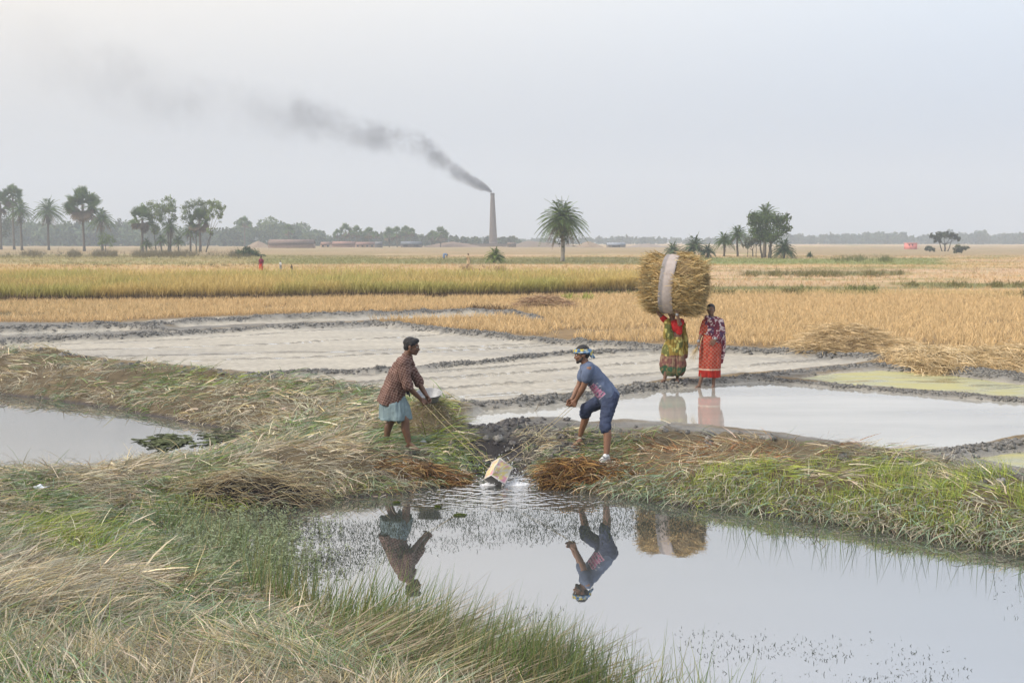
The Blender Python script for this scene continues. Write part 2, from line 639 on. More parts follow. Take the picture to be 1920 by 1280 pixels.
def field_col(px, py, x, y):
    n = fbm(x / 6, y / 1.5, 9, 21)
    n2 = fbm(x / 3, y / 1.0, 4, 22)
    c = np.broadcast_to(TAN, px.shape + (3,)).copy()
    c = mixc(c, PINK, sstep(560, 500, py) * sstep(.35, .6, n))
    g = sstep(.50, .64, n2) * sstep(620, 560, py)
    c = mixc(c, OLIVE * 1.25, g * 0.7)
    # named strips
    def strip(y0, y1, x0, x1, col, w):
        nonlocal c
        e = (fbm(x / 8, y / 8, 3, 23) - 0.5) * (y1 - y0) * 0.8
        m = sstep(y0 - 1.5, y0 + 1, py + e) * sstep(y1 + 1.5, y1 - 1, py + e) * sstep(x0 - 40, x0 + 20, px) * sstep(x1 + 40, x1 - 20, px)
        c = mixc(c, col, m * w)
    strip(483, 495, 480, 1330, OLIVE * .9, .85)
    strip(477, 486, -900, 700, OLIVE * 1.1, .7)
    strip(486, 496, -900, 800, OLIVE * 1.3, .5)
    strip(496, 515, -900, 1250, lc(.44, .30, .14), .7)
    strip(484, 495, 1330, 1760, GREEN * 1.1, .75)
    strip(508, 516, 1400, 1680, OLIVE * .8, .8)
    strip(532, 541, 1700, 2300, OLIVE, .7)
    strip(538, 552, 1250, 1500, OLIVE * 1.1, .7)
    strip(540, 558, 1500, 1640, OLIVE * 1.2, .5)
    strip(462, 478, -900, 2600, lc(.26, .195, .105), .8)
    return c


col = field_col(PXg, PYg, X, Y)
mud_n = fbm(X, Y, 1.2, 30)
col = col * (1 - .55 * sstep(95, 55, RR))[..., None]  # nearer soil darkened, painting shade into the gaps between stubble tufts
nearp = sstep(690, 712, PYg) * sstep(2.0, 1.2, GD)
col = mixc(col, MUD, nearp)
col = mixc(col, MUD * 1.05, sstep(745, 690, PXg) * sstep(601, 606, PYg) * sstep(665, 650, PYg) * (DU < 3))
c_land = mixc(EARTH * .45, EARTH * .9, fbm(X, Y, 2.0, 31))  # bank earth darkened so gaps between grass blades read as shade
nG = sstep(0.3, -0.3, GD)
col = mixc(col, c_land, nG)
dkn = np.exp(-(np.hypot((X - nx_) * .9, (Y - ny_ - .15) * 1.3) / .9) ** 4) * sstep(.25, .5, fbm(X, Y, .3, 33) + .15)
col = mixc(col, MUD * .5, np.exp(-(np.hypot(X - nx_, (Y - ny_ - .9)) / 1.5) ** 4) * .8)
col = mixc(col, DARK, dkn * 0.85)
col = mixc(col, DARK * 1.6, nG * sstep(0.12, 0.0, DP))
cm = mixc(MUD * 0.8, MUD * 1.35, mud_n)
pad = sstep(0.05, -0.1, DU)
bandg = fbm(X * 0.25, Y * 1.3, 1.0, 12, 4)
cb = mixc(BEIGE * .93, BEIGE * 1.05, sstep(.4, .65, bandg)) * (.86 + .28 * fbm(X * .5, Y, 2.5, 36))[..., None]
wet = sstep(.56, .66, fbm(X * .35, Y * 1.2, 1.6, 37))
cb = mixc(cb, MUD * 1.5, wet * .45)
col = mixc(col, cb, pad)
rim = sstep(0.35, 0.12, DU) * (1 - pad) * (GD > -.6)
col = mixc(col, mixc(cm * 1.0, EARTH, sstep(.35, .6, fbm(X, Y, .7, 35))), rim * .8)
col = mixc(col, cm, np.clip(MU, 0, 1))
i = np.arange(NR - 1)[:, None] * NC
j = np.arange(NC - 1)[None]
Q = np.stack([i + j, i + j + 1, i + NC + j + 1, i + NC + j], -1).reshape(-1, 4)
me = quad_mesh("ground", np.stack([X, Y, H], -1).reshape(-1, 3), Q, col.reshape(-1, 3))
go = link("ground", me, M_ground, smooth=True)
me.materials.append(attr_mat("paddy_mud", 0.6, 0, 0.22, 7.0, 0.15, 18.0, 0.35))
fm = ((DU < -.02) & (MU < .25)).ravel()[Q].all(1)
me.polygons.foreach_set("material_index", fm.astype(np.int32))
tag(go, kind="structure")


def flat_poly(name, polys, z, m):
    import bmesh
    bm = bmesh.new()
    for p in polys:
        vs = [bm.verts.new((float(a), float(b), z)) for a, b in p]
        for t in tessellate_polygon([[Vector((float(a), float(b), 0)) for a, b in p]]):
            try:
                bm.faces.new([vs[i] for i in t])
            except ValueError:
                pass
    for f in bm.faces:
        f.normal_update()
    for f in bm.faces:
        if f.normal.z < 0:
            f.normal_flip()
    me = bpy.data.meshes.new(name)
    bm.to_mesh(me)
    o = link(name, me, m)
    return tag(o, kind="structure")


M_pond = water_mat("pond_water", (.065, .07, .068), 7.0, .010, rip=.012, rs=1.5, notch=(float(nx_), float(ny_) - .1, 0))
M_padw = water_mat("paddy_water", (.40, .39, .35), 3.0, .03, rip=.02, rs=2.5)
M_alg = water_mat("algae_water", (.30, .30, .17), 1.5, .2, algae=(.37, .345, .14), rip=.02)
flat_poly("pond_water", [[(-34, 2), (34, 2), (34, 27), (-34, 31)]], 0.0, M_pond)


def grow(p, d):
    c = p.mean(0)
    out = []
    n = len(p)
    area = sum(p[i][0] * p[(i + 1) % n][1] - p[(i + 1) % n][0] * p[i][1] for i in range(n))
    s = 1 if area > 0 else -1
    for i in range(n):
        a, b, c2 = p[i - 1], p[i], p[(i + 1) % n]
        t = (b - a) / (np.linalg.norm(b - a) + 1e-9) + (c2 - b) / (np.linalg.norm(c2 - b) + 1e-9)
        t /= np.linalg.norm(t) + 1e-9
        out.append(b + s * d * np.array([t[1], -t[0]]))
    return out


flat_poly("paddy_water", [grow(PA, .12), grow(PB1, .12), grow(PB2, .12), list(PC)], UP, M_padw)
flat_poly("algae_water", [grow(PD, .1), grow(PE, .1)], UP + .004, M_alg)

# ------------------------------------------------------------------ sky, light, haze
w = bpy.data.worlds.new("World")
SC.world = w
w.use_nodes = True
nt = w.node_tree
N, Lk = nt.nodes, nt.links
bg = N["Background"]
sky = N.new("ShaderNodeTexSky")
sky.sky_type = "NISHITA"
sky.sun_disc = False
sky.dust_density = 6
sky.air_density = 1.2
SUN_EL, SUN_AZ = R(24), R(-75)  # low, off to the left
sky.sun_elevation = SUN_EL
sky.sun_rotation = SUN_AZ
bg.inputs[1].default_value = 0.10
Lk.new(sky.outputs[0], bg.inputs[0])
# the veil of high haze that hides the blue: brighter overhead, duskier at the horizon, warmer to the left
tc = N.new("ShaderNodeTexCoord")
sx = N.new("ShaderNodeSeparateXYZ")
Lk.new(tc.outputs["Generated"], sx.inputs[0])
cr = N.new("ShaderNodeValToRGB")
e = cr.color_ramp.elements
e[0].position = 0.0
e[0].color = (.42, .455, .54, 1)
e[1].position = 0.45
e[1].color = (1.08, 1.09, 1.09, 1)
k_ = cr.color_ramp.elements.new(0.20)
k_.color = (.80, .82, .80, 1)
k_ = cr.color_ramp.elements.new(0.09)
k_.color = (.51, .555, .61, 1)
Lk.new(sx.outputs[2], cr.inputs[0])
wm = N.new("ShaderNodeMapRange")
wm.inputs[1].default_value = -0.45
wm.inputs[2].default_value = 0.35
Lk.new(sx.outputs[0], wm.inputs[0])
tint = N.new("ShaderNodeMix")
tint.data_type = "RGBA"
tint.inputs[6].default_value = (1.20, 1.05, .92, 1)
tint.inputs[7].default_value = (.88, .93, 1.05, 1)
Lk.new(wm.outputs[0], tint.inputs[0])
mu = N.new("ShaderNodeMix")
mu.data_type = "RGBA"
mu.blend_type = "MULTIPLY"
mu.inputs[0].default_value = 1
Lk.new(cr.outputs[0], mu.inputs[6])
Lk.new(tint.outputs[2], mu.inputs[7])
bg2 = N.new("ShaderNodeBackground")
bg2.inputs[1].default_value = 1.0
Lk.new(mu.outputs[2], bg2.inputs[0])
mxs = N.new("ShaderNodeMixShader")
mxs.inputs[0].default_value = 0.85
Lk.new(bg.outputs[0], mxs.inputs[1])
Lk.new(bg2.outputs[0], mxs.inputs[2])
Lk.new(mxs.outputs[0], N["World Output"].inputs[0])

sd = bpy.data.lights.new("sun", "SUN")
sd.energy = 2.5
sd.angle = R(9)
sd.color = (1, .94, .86)
so = bpy.data.objects.new("sun", sd)
C.objects.link(so)
dirv = Vector((math.sin(SUN_AZ) * math.cos(SUN_EL), math.cos(SUN_AZ) * math.cos(SUN_EL) * -1.0, math.sin(SUN_EL)))
dirv = Vector((-0.72, -0.30, 0.62))
sky.sun_elevation = math.asin(dirv.normalized().z)
sky.sun_rotation = math.atan2(dirv.x, dirv.y)
so.rotation_euler = dirv.to_track_quat("Z", "Y").to_euler()

HAZE = 0.0007
hz = Acc()
hz.box((0, 1500, 86), (4600, 3300, 176), (1, 1, 1))
mh = bpy.data.materials.new("haze_air")
mh.use_nodes = True
nt = mh.node_tree
nt.nodes.clear()
out = nt.nodes.new("ShaderNodeOutputMaterial")
pv = nt.nodes.new("ShaderNodeVolumePrincipled")
pv.inputs["Color"].default_value = (.655, .735, .84, 1)
pv.inputs["Density"].default_value = HAZE
nt.links.new(pv.outputs[0], out.inputs["Volume"])
ho = hz.build("haze", mh)
tag(ho, "pale evening haze lying over the fields", "haze", kind="stuff")

SC.view_settings.view_transform = "Standard"
SC.view_settings.look = "None"
SC.view_settings.exposure = 0.45
cy = SC.cycles
cy.max_bounces = 5
cy.diffuse_bounces = 2
cy.glossy_bounces = 3
cy.transmission_bounces = 2
cy.volume_bounces = 2
cy.transparent_max_bounces = 8
cy.use_adaptive_sampling = True
cy.adaptive_threshold = 0.02
cy.caustics_reflective = False
cy.caustics_refractive = False
cy.volume_max_steps = 128
cy.use_denoising = True
# ------------------------------------------------------------------ ground cover
def gradP(x, y):
    e = 0.15
    gx = look(DP, x + e, y) - look(DP, x - e, y)
    gy = look(DP, x, y + e) - look(DP, x, y - e)
    n = np.hypot(gx, gy) + 1e-6
    return gx / n, gy / n


def scatter(n, x0, x1, y0, y1, z=0.35):
    px = RNG.uniform(x0, x1, n)
    py = RNG.uniform(y0, y1, n)
    x, y = gnd(px, py, z)
    return x, y, px, py


def blob(px, py, L):
    r = 0
    for cx, cy_, rx, ry in L:
        r = np.maximum(r, np.exp(-(((px - cx) / rx) ** 2 + ((py - cy_) / ry) ** 2)))
    return r


GREY = lc(.42, .40, .31)
STRAW = lc(.55, .45, .25)
PALE = lc(.62, .54, .40)
BLUEG = lc(.24, .33, .22)
GRN = lc(.19, .29, .08)
YGRN = lc(.34, .40, .08)
RUST = lc(.25, .12, .05)
BROWN = lc(.15, .10, .06)


def hdg(phi, el):
    return np.stack([np.cos(phi) * np.cos(el), np.sin(phi) * np.cos(el), np.sin(el)], 1)


# flattened sedge mats over the banks
mat_g = Acc()


def mats(n, box_, Lr, Wd, lift, den=lambda px, py, x, y: 1.0, clr=1.0):
    K = 9
    x, y, px, py = scatter(n // K, *box_)
    cth = np.repeat(RNG.normal(size=len(x)) * .55, K)
    ccl = np.repeat(RNG.random(len(x)), K)
    cbr = np.repeat(RNG.uniform(.62, 1.3, len(x)), K)
    sp_ = .05 + .10 * np.repeat(RNG.random(len(x)), K)
    x, y = np.repeat(x, K), np.repeat(y, K)
    x, y = x + RNG.normal(size=len(x)) * sp_, y + RNG.normal(size=len(x)) * sp_
    px, py = proj(x, y, .35)
    dp, du, gdv, mu_ = look(DP, x, y), look(DU, x, y), look(GD, x, y), look(MU, x, y)
    pr = (dp > 0.0) & (gdv < 0.06) & (du > 0.04) & (mu_ < 0.5)
    clear = np.exp(-(np.hypot(x - nx_, (y - ny_ - .25) * 1.1) / .5) ** 4)
    bare = sstep(.60, .72, fbm(x, y, 1.4, 41)) * .5 + sstep(-.55, -.1, gdv) * .45 + sstep(-1.1, -.3, gdv) * .35 * sstep(640, 450, px) + clear * clr
    pr &= RNG.random(len(x)) > bare
    pr &= RNG.random(len(x)) < den(px, py, x, y)
    x, y, px, py, dp, gdv, cth, ccl, cbr = [a[pr] for a in (x, y, px, py, dp, gdv, cth, ccl, cbr)]
    n = len(x)
    th = fbm(x, y, 1.7, 42) * 9.0 + fbm(x, y, 5, 43) * 6 + cth + RNG.normal(size=n) * .3
    odd = RNG.random(n) < .18
    th[odd] = RNG.uniform(0, 6.28, odd.sum())
    gx, gy = gradP(x, y)
    drape = (dp < 0.7) & (RNG.random(n) < .75)
    thd = np.arctan2(-gy, -gx) + RNG.normal(size=n) * .75
    th = np.where(drape, thd, th)
    el0 = np.abs(RNG.normal(size=n)) * .20 + .06
    el1 = el0 - .1 - RNG.random(n) * .28
    el1 = np.where(drape, -.5 - RNG.random(n) * .5, el1)
    up = RNG.random(n) < .04
    el0[up] = RNG.uniform(.5, 1.3, up.sum())
    el1[up] = RNG.uniform(-.2, .8, up.sum())
    L = Lr * RNG.uniform(.5, 1.3, n)
    L = np.where(drape, L * np.clip(.5 + dp, .5, 1), L)
    z = HH(x, y) + RNG.random(n) ** 2 * lift - .01
    c = np.empty((n, 3))
    u = np.where(RNG.random(n) < .65, ccl, RNG.random(n))
    ug = np.where(RNG.random(n) < .75, (ccl * 7.3) % 1, RNG.random(n)) + .10
    cn = fbm(x, y, 1.3, 44)
    cn2 = fbm(x, y, .5, 45)
    c[:] = GREY
    c[u < .38] = STRAW
    c[u < .15] = PALE
    grn = np.clip(sstep(.45, .62, cn) * .7 + blob(px, py, GB) * .75, 0, .92)
    g = ug < grn
    c[g] = BLUEG * 1.05
    g2 = g & ((ccl * 13.7) % 1 < .5)
    c[g2] = GRN
    g3 = g & (RNG.random(n) < blob(px, py, YB) * .9)
    c[g3] = YGRN
    rb = blob(px, py, RB)
    g4 = RNG.random(n) < rb
    c[g4] = np.where(RNG.random(g4.sum())[:, None] < .5, RUST * 1.4, STRAW * .8)
    dk = RNG.random(n) < sstep(.3, .15, cn2) * .3 + .03
    c[dk] = BROWN * 1.2
    bw = RNG.random(n) < .05
    c[bw] = PALE * 1.2
    Wd = np.where(bw, Wd * 1.7, Wd)
    c *= RNG.uniform(.7, 1.2, (n, 1)) * cbr[:, None] * (1 + RNG.normal(size=(n, 3)) * .04)
    P = np.stack([x, y, z], 1)
    mat_g.blades(P, hdg(th, el0), hdg(th + RNG.normal(size=n) * .22, el1), L, Wd * RNG.uniform(.6, 1.4, n), c, 3, .2)


GB = [(120, 985, 130, 45), (430, 905, 140, 45), (640, 905, 110, 26), (1450, 905, 320, 40), (1800, 950, 200, 60), (360, 1110, 130, 60), (700, 1180, 220, 90), (300, 715, 60, 10), (420, 716, 80, 14), (560, 800, 90, 25), (830, 800, 120, 50), (1150, 830, 90, 30), (1250, 890, 90, 20), (60, 900, 60, 25), (900, 1230, 260, 60)]
YB = [(430, 905, 100, 30), (1450, 900, 330, 40), (1800, 950, 200, 60), (420, 716, 60, 12), (860, 800, 80, 40), (640, 905, 110, 26), (120, 985, 110, 40)]
RB = [(790, 893, 60, 14), (1090, 888, 75, 22), (750, 885, 30, 10), (1250, 850, 120, 20), (1400, 850, 160, 14), (230, 682, 60, 8)]
mats(80000, (-300, 1150, 865, 1420), .36, .0075, .10)
mats(44000, (-300, 900, 1080, 1420), .38, .0075, .11)
mats(110000, (-200, 2150, 768, 1090), .30, .0075, .09)
mats(16000, (800, 1180, 795, 900), .22, .0075, .07, clr=.55)
mats(52000, (-300, 900, 650, 830), .34, .012, .12)
n = 30000
px = RNG.uniform(1060, 2150, n)
py = RNG.uniform(880, 1110, n)
x, y = gnd(px, py, .15)
dp = look(DP, x, y)
k = (dp > .02) & (dp < .95) & (RNG.random(n) < 1.1 - dp) & (look(GD, x, y) < -.6)
x, y, dp = x[k], y[k], dp[k]
n = len(x)
gx, gy = gradP(x, y)
th = np.arctan2(-gy, -gx) + RNG.normal(size=n) * .5 - .5 + fbm(x, y, 1.5, 46) * 1.2
cc = np.array([GREY * 1.15, BLUEG * 1.4, GREY * .8, PALE, BLUEG])[RNG.integers(0, 5, n)] * RNG.uniform(.5, 1.2, (n, 1))
k = RNG.random(n) < .12
cc[k] = BROWN * .8
mat_g.blades(np.stack([x, y, HH(x, y) + RNG.random(n) * .07], 1), hdg(th, RNG.normal(size=n) * .25 + .25), hdg(th + RNG.normal(size=n) * .5, -.45 - RNG.random(n) * .4), RNG.uniform(.2, .5, n), .011 * RNG.uniform(.6, 1.3, n), cc, 3, .25)
n = 5000
px = RNG.uniform(480, 1950, n)
py = RNG.uniform(890, 1250, n)
x, y = gnd(px, py, 0)
dp = look(DP, x, y)
k = (dp < -.01) & (RNG.random(n) < np.exp(dp / .16) * .9)
x, y = x[k], y[k]
n = len(x)
th = RNG.uniform(0, 6.28, n)
z_ = np.zeros(n)
mat_g.blades(np.stack([x, y, z_ + .006], 1), hdg(th, z_), hdg(th + RNG.normal(size=n) * .4, z_), RNG.uniform(.04, .28, n), .007, np.array([GREY * .8, STRAW * .9, BROWN, BLUEG * .7])[RNG.integers(0, 4, n)], 2, .4, face=np.tile([0, 0, 1.0], (n, 1)))
o = mat_g.build("dry_grass", M_grass)
tag(o, "flattened grey and straw coloured sedge matted over the pond banks", "grass", kind="stuff")

# upright young grass: the bright strip on the right bank and the green tufts
up_g = Acc()


def upright(n, box_, w, Lr, Wd, cols, lean=.25, tipc=None, tuft=None, zo=0.0, allow_water=False):
    x, y, px, py = scatter(n, *box_)
    k = RNG.random(len(x)) < w(px, py, x, y)
    dp, du, gdv = look(DP, x, y), look(DU, x, y), look(GD, x, y)
    if not allow_water:
        k &= (dp > 0.08) & (du > .2) & (gdv < -.15)
    x, y = x[k], y[k]
    if tuft:
        m = tuft
        x = np.repeat(x, m) + RNG.normal(size=len(x) * m) * .035
        y = np.repeat(y, m) + RNG.normal(size=len(y) * m) * .035
    n = len(x)
    th = RNG.uniform(0, 6.28, n)
    el = R(90) - np.abs(RNG.normal(size=n)) * lean
    P = np.stack([x, y, (np.maximum(HH(x, y), -.05) if allow_water else HH(x, y)) - .02 + zo], 1)
    ci = np.asarray(cols)[RNG.integers(0, len(cols), n)] * RNG.uniform(.7, 1.3, (n, 1))
    d0 = hdg(th, el)
    d1 = hdg(th + RNG.normal(size=n) * .5, el - np.abs(RNG.normal(size=n)) * lean * 2.2)
    up_g.blades(P, d0, d1, Lr * RNG.uniform(.45, 1.2, n), Wd, ci, 3, .15, tipcol=None if tipc is None else ci * .4 + np.asarray(tipc) * .6)


def wstrip(px, py, x, y):
    e = np.interp(px, [1180, 1330, 1500, 1700, 1920, 2200], [900, 905, 925, 960, 990, 1030])
    f = np.interp(px, [1180, 1330, 1500, 1700, 1920, 2200], [885, 868, 878, 890, 905, 930])
    a = sstep(e + 8, e - 8, py) * sstep(f - 10, f + 8, py) * sstep(1180, 1350, px)
    return a * sstep(.36, .5, fbm(x, y, .6, 51)) * .8


upright(20000, (1180, 2200, 850, 1060), wstrip, .20, .007, [YGRN * 1.1, YGRN, GRN * 1.1, lc(.38, .42, .10)], .28, tuft=3)
upright(9000, (-100, 800, 860, 1060), lambda px, py, x, y: blob(px, py, [(120, 985, 110, 38), (400, 900, 60, 22), (540, 915, 90, 25), (640, 908, 90, 20)]) * .6, .22, .006, [GRN * 1.1, BLUEG, YGRN], .5, tuft=2)
upright(3500, (200, 1150, 690, 860), lambda px, py, x, y: blob(px, py, [(435, 717, 40, 8), (390, 715, 30, 8), (560, 790, 90, 25), (860, 800, 60, 40), (1010, 775, 60, 12), (1150, 800, 90, 25), (900, 830, 80, 20)]) * .35, .2, .008, [GRN, YGRN, STRAW * .8], .45, tuft=3)
upright(3200, (-100, 2100, 770, 1280), lambda px, py, x, y: .16 + 0 * px, .26, .005, [STRAW, GREY, BLUEG * 1.3, STRAW * 1.1], .7)
o = up_g.build("green_grass", M_grass)
tag(o, "short bright green grass standing up among the flattened sedge", "grass", kind="stuff")

# tall rushes along the near edge of the pond
up_g = Acc()


def rush(n, line, wid, Lr, leanx, leany, cols, sp=.22, Wd=.0095, tipc=(.10, .15, .05)):
    pts = W(line, .05)
    seg = np.linalg.norm(np.diff(pts, axis=0), axis=1)
    cum = np.r_[0, np.cumsum(seg)] / seg.sum()
    t = RNG.random(n)
    x = np.interp(t, cum, pts[:, 0]) + RNG.normal(size=n) * wid
    y = np.interp(t, cum, pts[:, 1]) + RNG.normal(size=n) * wid
    z = np.maximum(HH(x, y), -.08) - .01
    d0 = np.stack([leanx + RNG.normal(size=n) * sp, leany + RNG.normal(size=n) * sp, np.ones(n)], 1)
    d0 /= np.linalg.norm(d0, axis=1, keepdims=True)
    d1 = d0 + RNG.normal(size=(n, 3)) * .10 + np.array([leanx * .25, 0, -.08])
    d1 /= np.linalg.norm(d1, axis=1, keepdims=True)
    ci = np.asarray(cols)[RNG.integers(0, len(cols), n)] * RNG.uniform(.7, 1.3, (n, 1))
    up_g.blades(np.stack([x, y, z], 1), d0, d1, Lr * RNG.uniform(.4, 1.15, n), Wd, ci, 4, .1, tipcol=ci * .3 + np.array(tipc) * .7)


RC = [GRN * .9, BLUEG, lc(.28, .28, .11), GRN * .7, STRAW * .7]
rush(420, [(480, 1100), (600, 1155), (700, 1190)], .10, .5, .1, .0, RC + [STRAW * .8], .22)
rush(700, [(640, 1190), (760, 1225), (900, 1290), (980, 1330)], .16, .68, .30, .1, RC, .25)
rush(2200, [(640, 1215), (800, 1265), (940, 1340)], .28, .8, 1.7, .1, [lc(.42, .34, .27), STRAW, GRN, lc(.45, .36, .26), BLUEG], .4, tipc=(.3, .26, .18))
rush(700, [(950, 1290), (1040, 1335), (1100, 1370)], .12, .62, .15, 0, RC, .25)
rush(520, [(1020, 1310), (1150, 1345), (1260, 1370), (1400, 1400)], .12, .66, .05, 0, RC + [lc(.4, .38, .1)], .28)
rush(130, [(980, 1180), (1080, 1250), (1200, 1300)], .16, .5, .1, 0, RC, .2, .005)
rush(900, [(-200, 1350), (300, 1330), (700, 1360)], .35, .5, .2, .1, [STRAW, GREY, BLUEG * 1.2, PALE], .7)
rush(500, [(300, 960), (380, 1000), (480, 1050)], .2, .4, .2, 0, [STRAW, BLUEG, GRN], .5)
# far bank: thin upright stems that the water mirrors
rush(260, [(1360, 985), (1500, 1000), (1700, 1030), (1900, 1065), (2100, 1100)], .07, .42, 0, -.05, [GRN * .7, BLUEG * .8], .2, .006)
o = up_g.build("rushes", M_grass)
tag(o, "tall green rushes with dark tips leaning over the near edge of the pond", "rushes", kind="stuff")

# water weeds
ww = Acc()


def weeds(n, w, x0, x1, y0, y1, L, Wd=.005):
    px = RNG.uniform(x0, x1, n)
    py = RNG.uniform(y0, y1, n)
    x, y = gnd(px, py, 0)
    k = (RNG.random(n) < w(px, py, x, y)) & (look(DP, x, y) < -.02)
    x, y = x[k], y[k]
    n = len(x)
    th = RNG.uniform(0, 6.28, n)
    el = RNG.uniform(.3, 1.5, n)
    ln = L * RNG.uniform(.3, 1.3, n)
    ww.blades(np.stack([x, y, np.full(n, -.01)], 1), hdg(th, el), hdg(th + RNG.normal(size=n), el - RNG.uniform(0, 1.6, n)), ln, Wd, np.array([.035, .045, .03]) * RNG.uniform(.6, 1.6, (n, 1)), 2, .4)


def wmask(px, py, x, y):
    lo = np.interp(px, [500, 640, 800, 1000, 1150, 1330, 1420], [1090, 1080, 1030, 1015, 1010, 1000, 975])
    d = sstep(lo + 14, lo - 25, py) * sstep(1360, 1250, px)
    d *= sstep(.22, .55, fbm(x, y, .7, 61)) * (.35 + .65 * sstep(930, 990, py))
    return d * (1 - .8 * sstep(945, 915, py) * sstep(760, 860, px) * sstep(1120, 1050, px))


weeds(140000, wmask, 500, 1400, 915, 1100, .032, .0065)
weeds(14000, lambda px, py, x, y: blob(px, py, [(1400, 1215, 170, 26), (1560, 1240, 170, 34), (1680, 1275, 130, 24), (1010, 1155, 40, 16), (1340, 1190, 60, 10)]) * sstep(.30, .6, fbm(x, y, .35, 62)), 960, 1850, 1130, 1300, .03, .0065)
weeds(700, lambda px, py, x, y: .3 + 0 * px, 1860, 2000, 1060, 1160, .03, .005)
o = ww.build("water_weeds", M_grass)
tag(o, "tiny dark stems of water weed poking out of the pond", "water weed", kind="stuff")

# leafy marsh plants standing in the shallow corner
mp_ = Acc()
n = 1500
px = RNG.normal(450, 85, n)
py = RNG.normal(1015, 42, n)
x, y = gnd(px, py, .1)
k = (px < 660) & (look(DP, x, y) < .6) & (RNG.random(n) < sstep(700, 560, px))
x, y = x[k], y[k]
z0 = np.maximum(HH(x, y), -.02)
hts = RNG.uniform(.05, .20, len(x))
mp_.blades(np.stack([x, y, z0], 1), hdg(RNG.uniform(0, 6.28, len(x)), np.full(len(x), 1.35)), hdg(RNG.uniform(0, 6.28, len(x)), np.full(len(x), 1.1)), hts, .005, lc(.18, .17, .06), 2, .5)
for q in range(9):
    t = RNG.uniform(.2, 1.05, len(x))
    mp_.blades(np.stack([x, y, z0 + hts * t * .95], 1) + RNG.normal(size=(len(x), 3)) * .01, hdg(RNG.uniform(0, 6.28, len(x)), RNG.uniform(0, .7, len(x))), hdg(RNG.uniform(0, 6.28, len(x)), RNG.uniform(-.3, .5, len(x))), .045, .012, lc(.27, .32, .19) * RNG.uniform(.6, 1.4, (len(x), 1)), 1, .3)
o = mp_.build("marsh_plants", M_leaf)
tag(o, "low grey green leafy marsh plants crowding the shallow corner of the pond", "marsh plants", kind="stuff")

# ------------------------------------------------------------------ mud clods thrown up on the levees and the crest
cl = Acc()
SPH = []
for a_ in range(5):
    for b_ in range(8):
        la, lo_ = -math.pi / 2 + math.pi * a_ / 4, 2 * math.pi * b_ / 8
        SPH.append((math.cos(la) * math.cos(lo_), math.cos(la) * math.sin(lo_), math.sin(la)))
SPH = np.array(SPH)
SQ = np.array([[a_ * 8 + b_, a_ * 8 + (b_ + 1) % 8, (a_ + 1) * 8 + (b_ + 1) % 8, (a_ + 1) * 8 + b_] for a_ in range(4) for b_ in range(8)])


def clods(x, y, r, col):
    z = HH(x, y)
    for i_ in range(len(x)):
        V = SPH * (1 + 1.0 * (_T3[(np.arange(40) * 7 + i_ * 13) % 64, i_ % 64, (np.arange(40) * 3) % 64][:, None] - .5)) * r[i_] * np.array([1.1, 1, .8])
        cl.add(V + [x[i_], y[i_], z[i_] + r[i_] * .15], SQ, col[i_])


for pts, zt, hw in LEV:
    A = levee_xy(pts, zt)
    seg = np.linalg.norm(np.diff(A, axis=0), axis=1)
    cum = np.r_[0, np.cumsum(seg)] / seg.sum()
    n = int(min(seg.sum() * 110, 5200))
    t = RNG.random(n)
    x = np.interp(t, cum, A[:, 0]) + RNG.normal(size=n) * hw * .5
    y = np.interp(t, cum, A[:, 1]) + RNG.normal(size=n) * hw * .5
    clods(x, y, np.minimum(RNG.gamma(3, .0075, n), .036) * (.75 + hw) * (.6 + .6 * sstep(.4, .65, fbm(x, y, .9, 47))) + .008, MUD * RNG.uniform(.7, 1.5, (n, 1)))
n = 9000
px = np.r_[RNG.uniform(-150, 2100, n // 2), RNG.uniform(-150, 700, n // 2)]
py = RNG.uniform(645, 900, n)
x, y = gnd(px, py, .48)
gdv = look(GD, x, y)
k = (gdv < .16) & (gdv > -.75) & (fbm(x, y, .8, 48) > .44) & (look(DP, x, y) > .3)
x, y = x[k], y[k]
clods(x, y, np.minimum(RNG.gamma(3, .009, len(x)), .06) + .008, MUD * RNG.uniform(.6, 1.5, (len(x), 1)))
# black wet lumps in and above the notch
n = 330
px = np.r_[RNG.normal(935, 50, n), RNG.normal(945, 65, 420), RNG.normal(1085, 28, 160)]
py = np.r_[RNG.normal(811, 8, n), RNG.normal(868, 13, 420), RNG.normal(840, 7, 160)]
x, y = gnd(px, py, .3)
k = (look(DP, x, y) > .05) & (look(DU, x, y) > .1)
x, y = x[k], y[k]
clods(x, y, np.minimum(RNG.gamma(3, .009, len(x)), .045) + .008, mixc(DARK * 1.8, MUD, RNG.random(len(x)) * .8) * RNG.uniform(.6, 1.2, (len(x), 1)))
o = cl.build("mud_clods", attr_mat("wet_mud", .55, 0, .3, 20, .8, 60, .5))
tag(o, "grey mud clods heaped along the levees between the flooded plots", "mud clods", kind="stuff")

# ------------------------------------------------------------------ rice fields
st = Acc()


def tufts(x, y, m, L, Wd, cols, lean, tipc=None, segs=2, sp=.03):
    z = HH(x, y)
    n = len(x) * m
    x2 = np.repeat(x, m) + RNG.normal(size=n) * sp
    y2 = np.repeat(y, m) + RNG.normal(size=n) * sp
    z2 = np.repeat(z, m) - .02
    th = RNG.uniform(0, 6.28, n)
    el = R(90) - np.abs(RNG.normal(size=n)) * lean
    cc = np.repeat(cols, m, 0) * RNG.uniform(.7, 1.3, (n, 1))
    st.blades(np.stack([x2, y2, z2], 1), hdg(th, el), hdg(th, el - .2 - RNG.random(n) * .5), np.repeat(L, m) * RNG.uniform(.6, 1.2, n), Wd, cc, segs, .45, tipcol=None if tipc is None else cc * .3 + np.asarray(tipc) * .7)


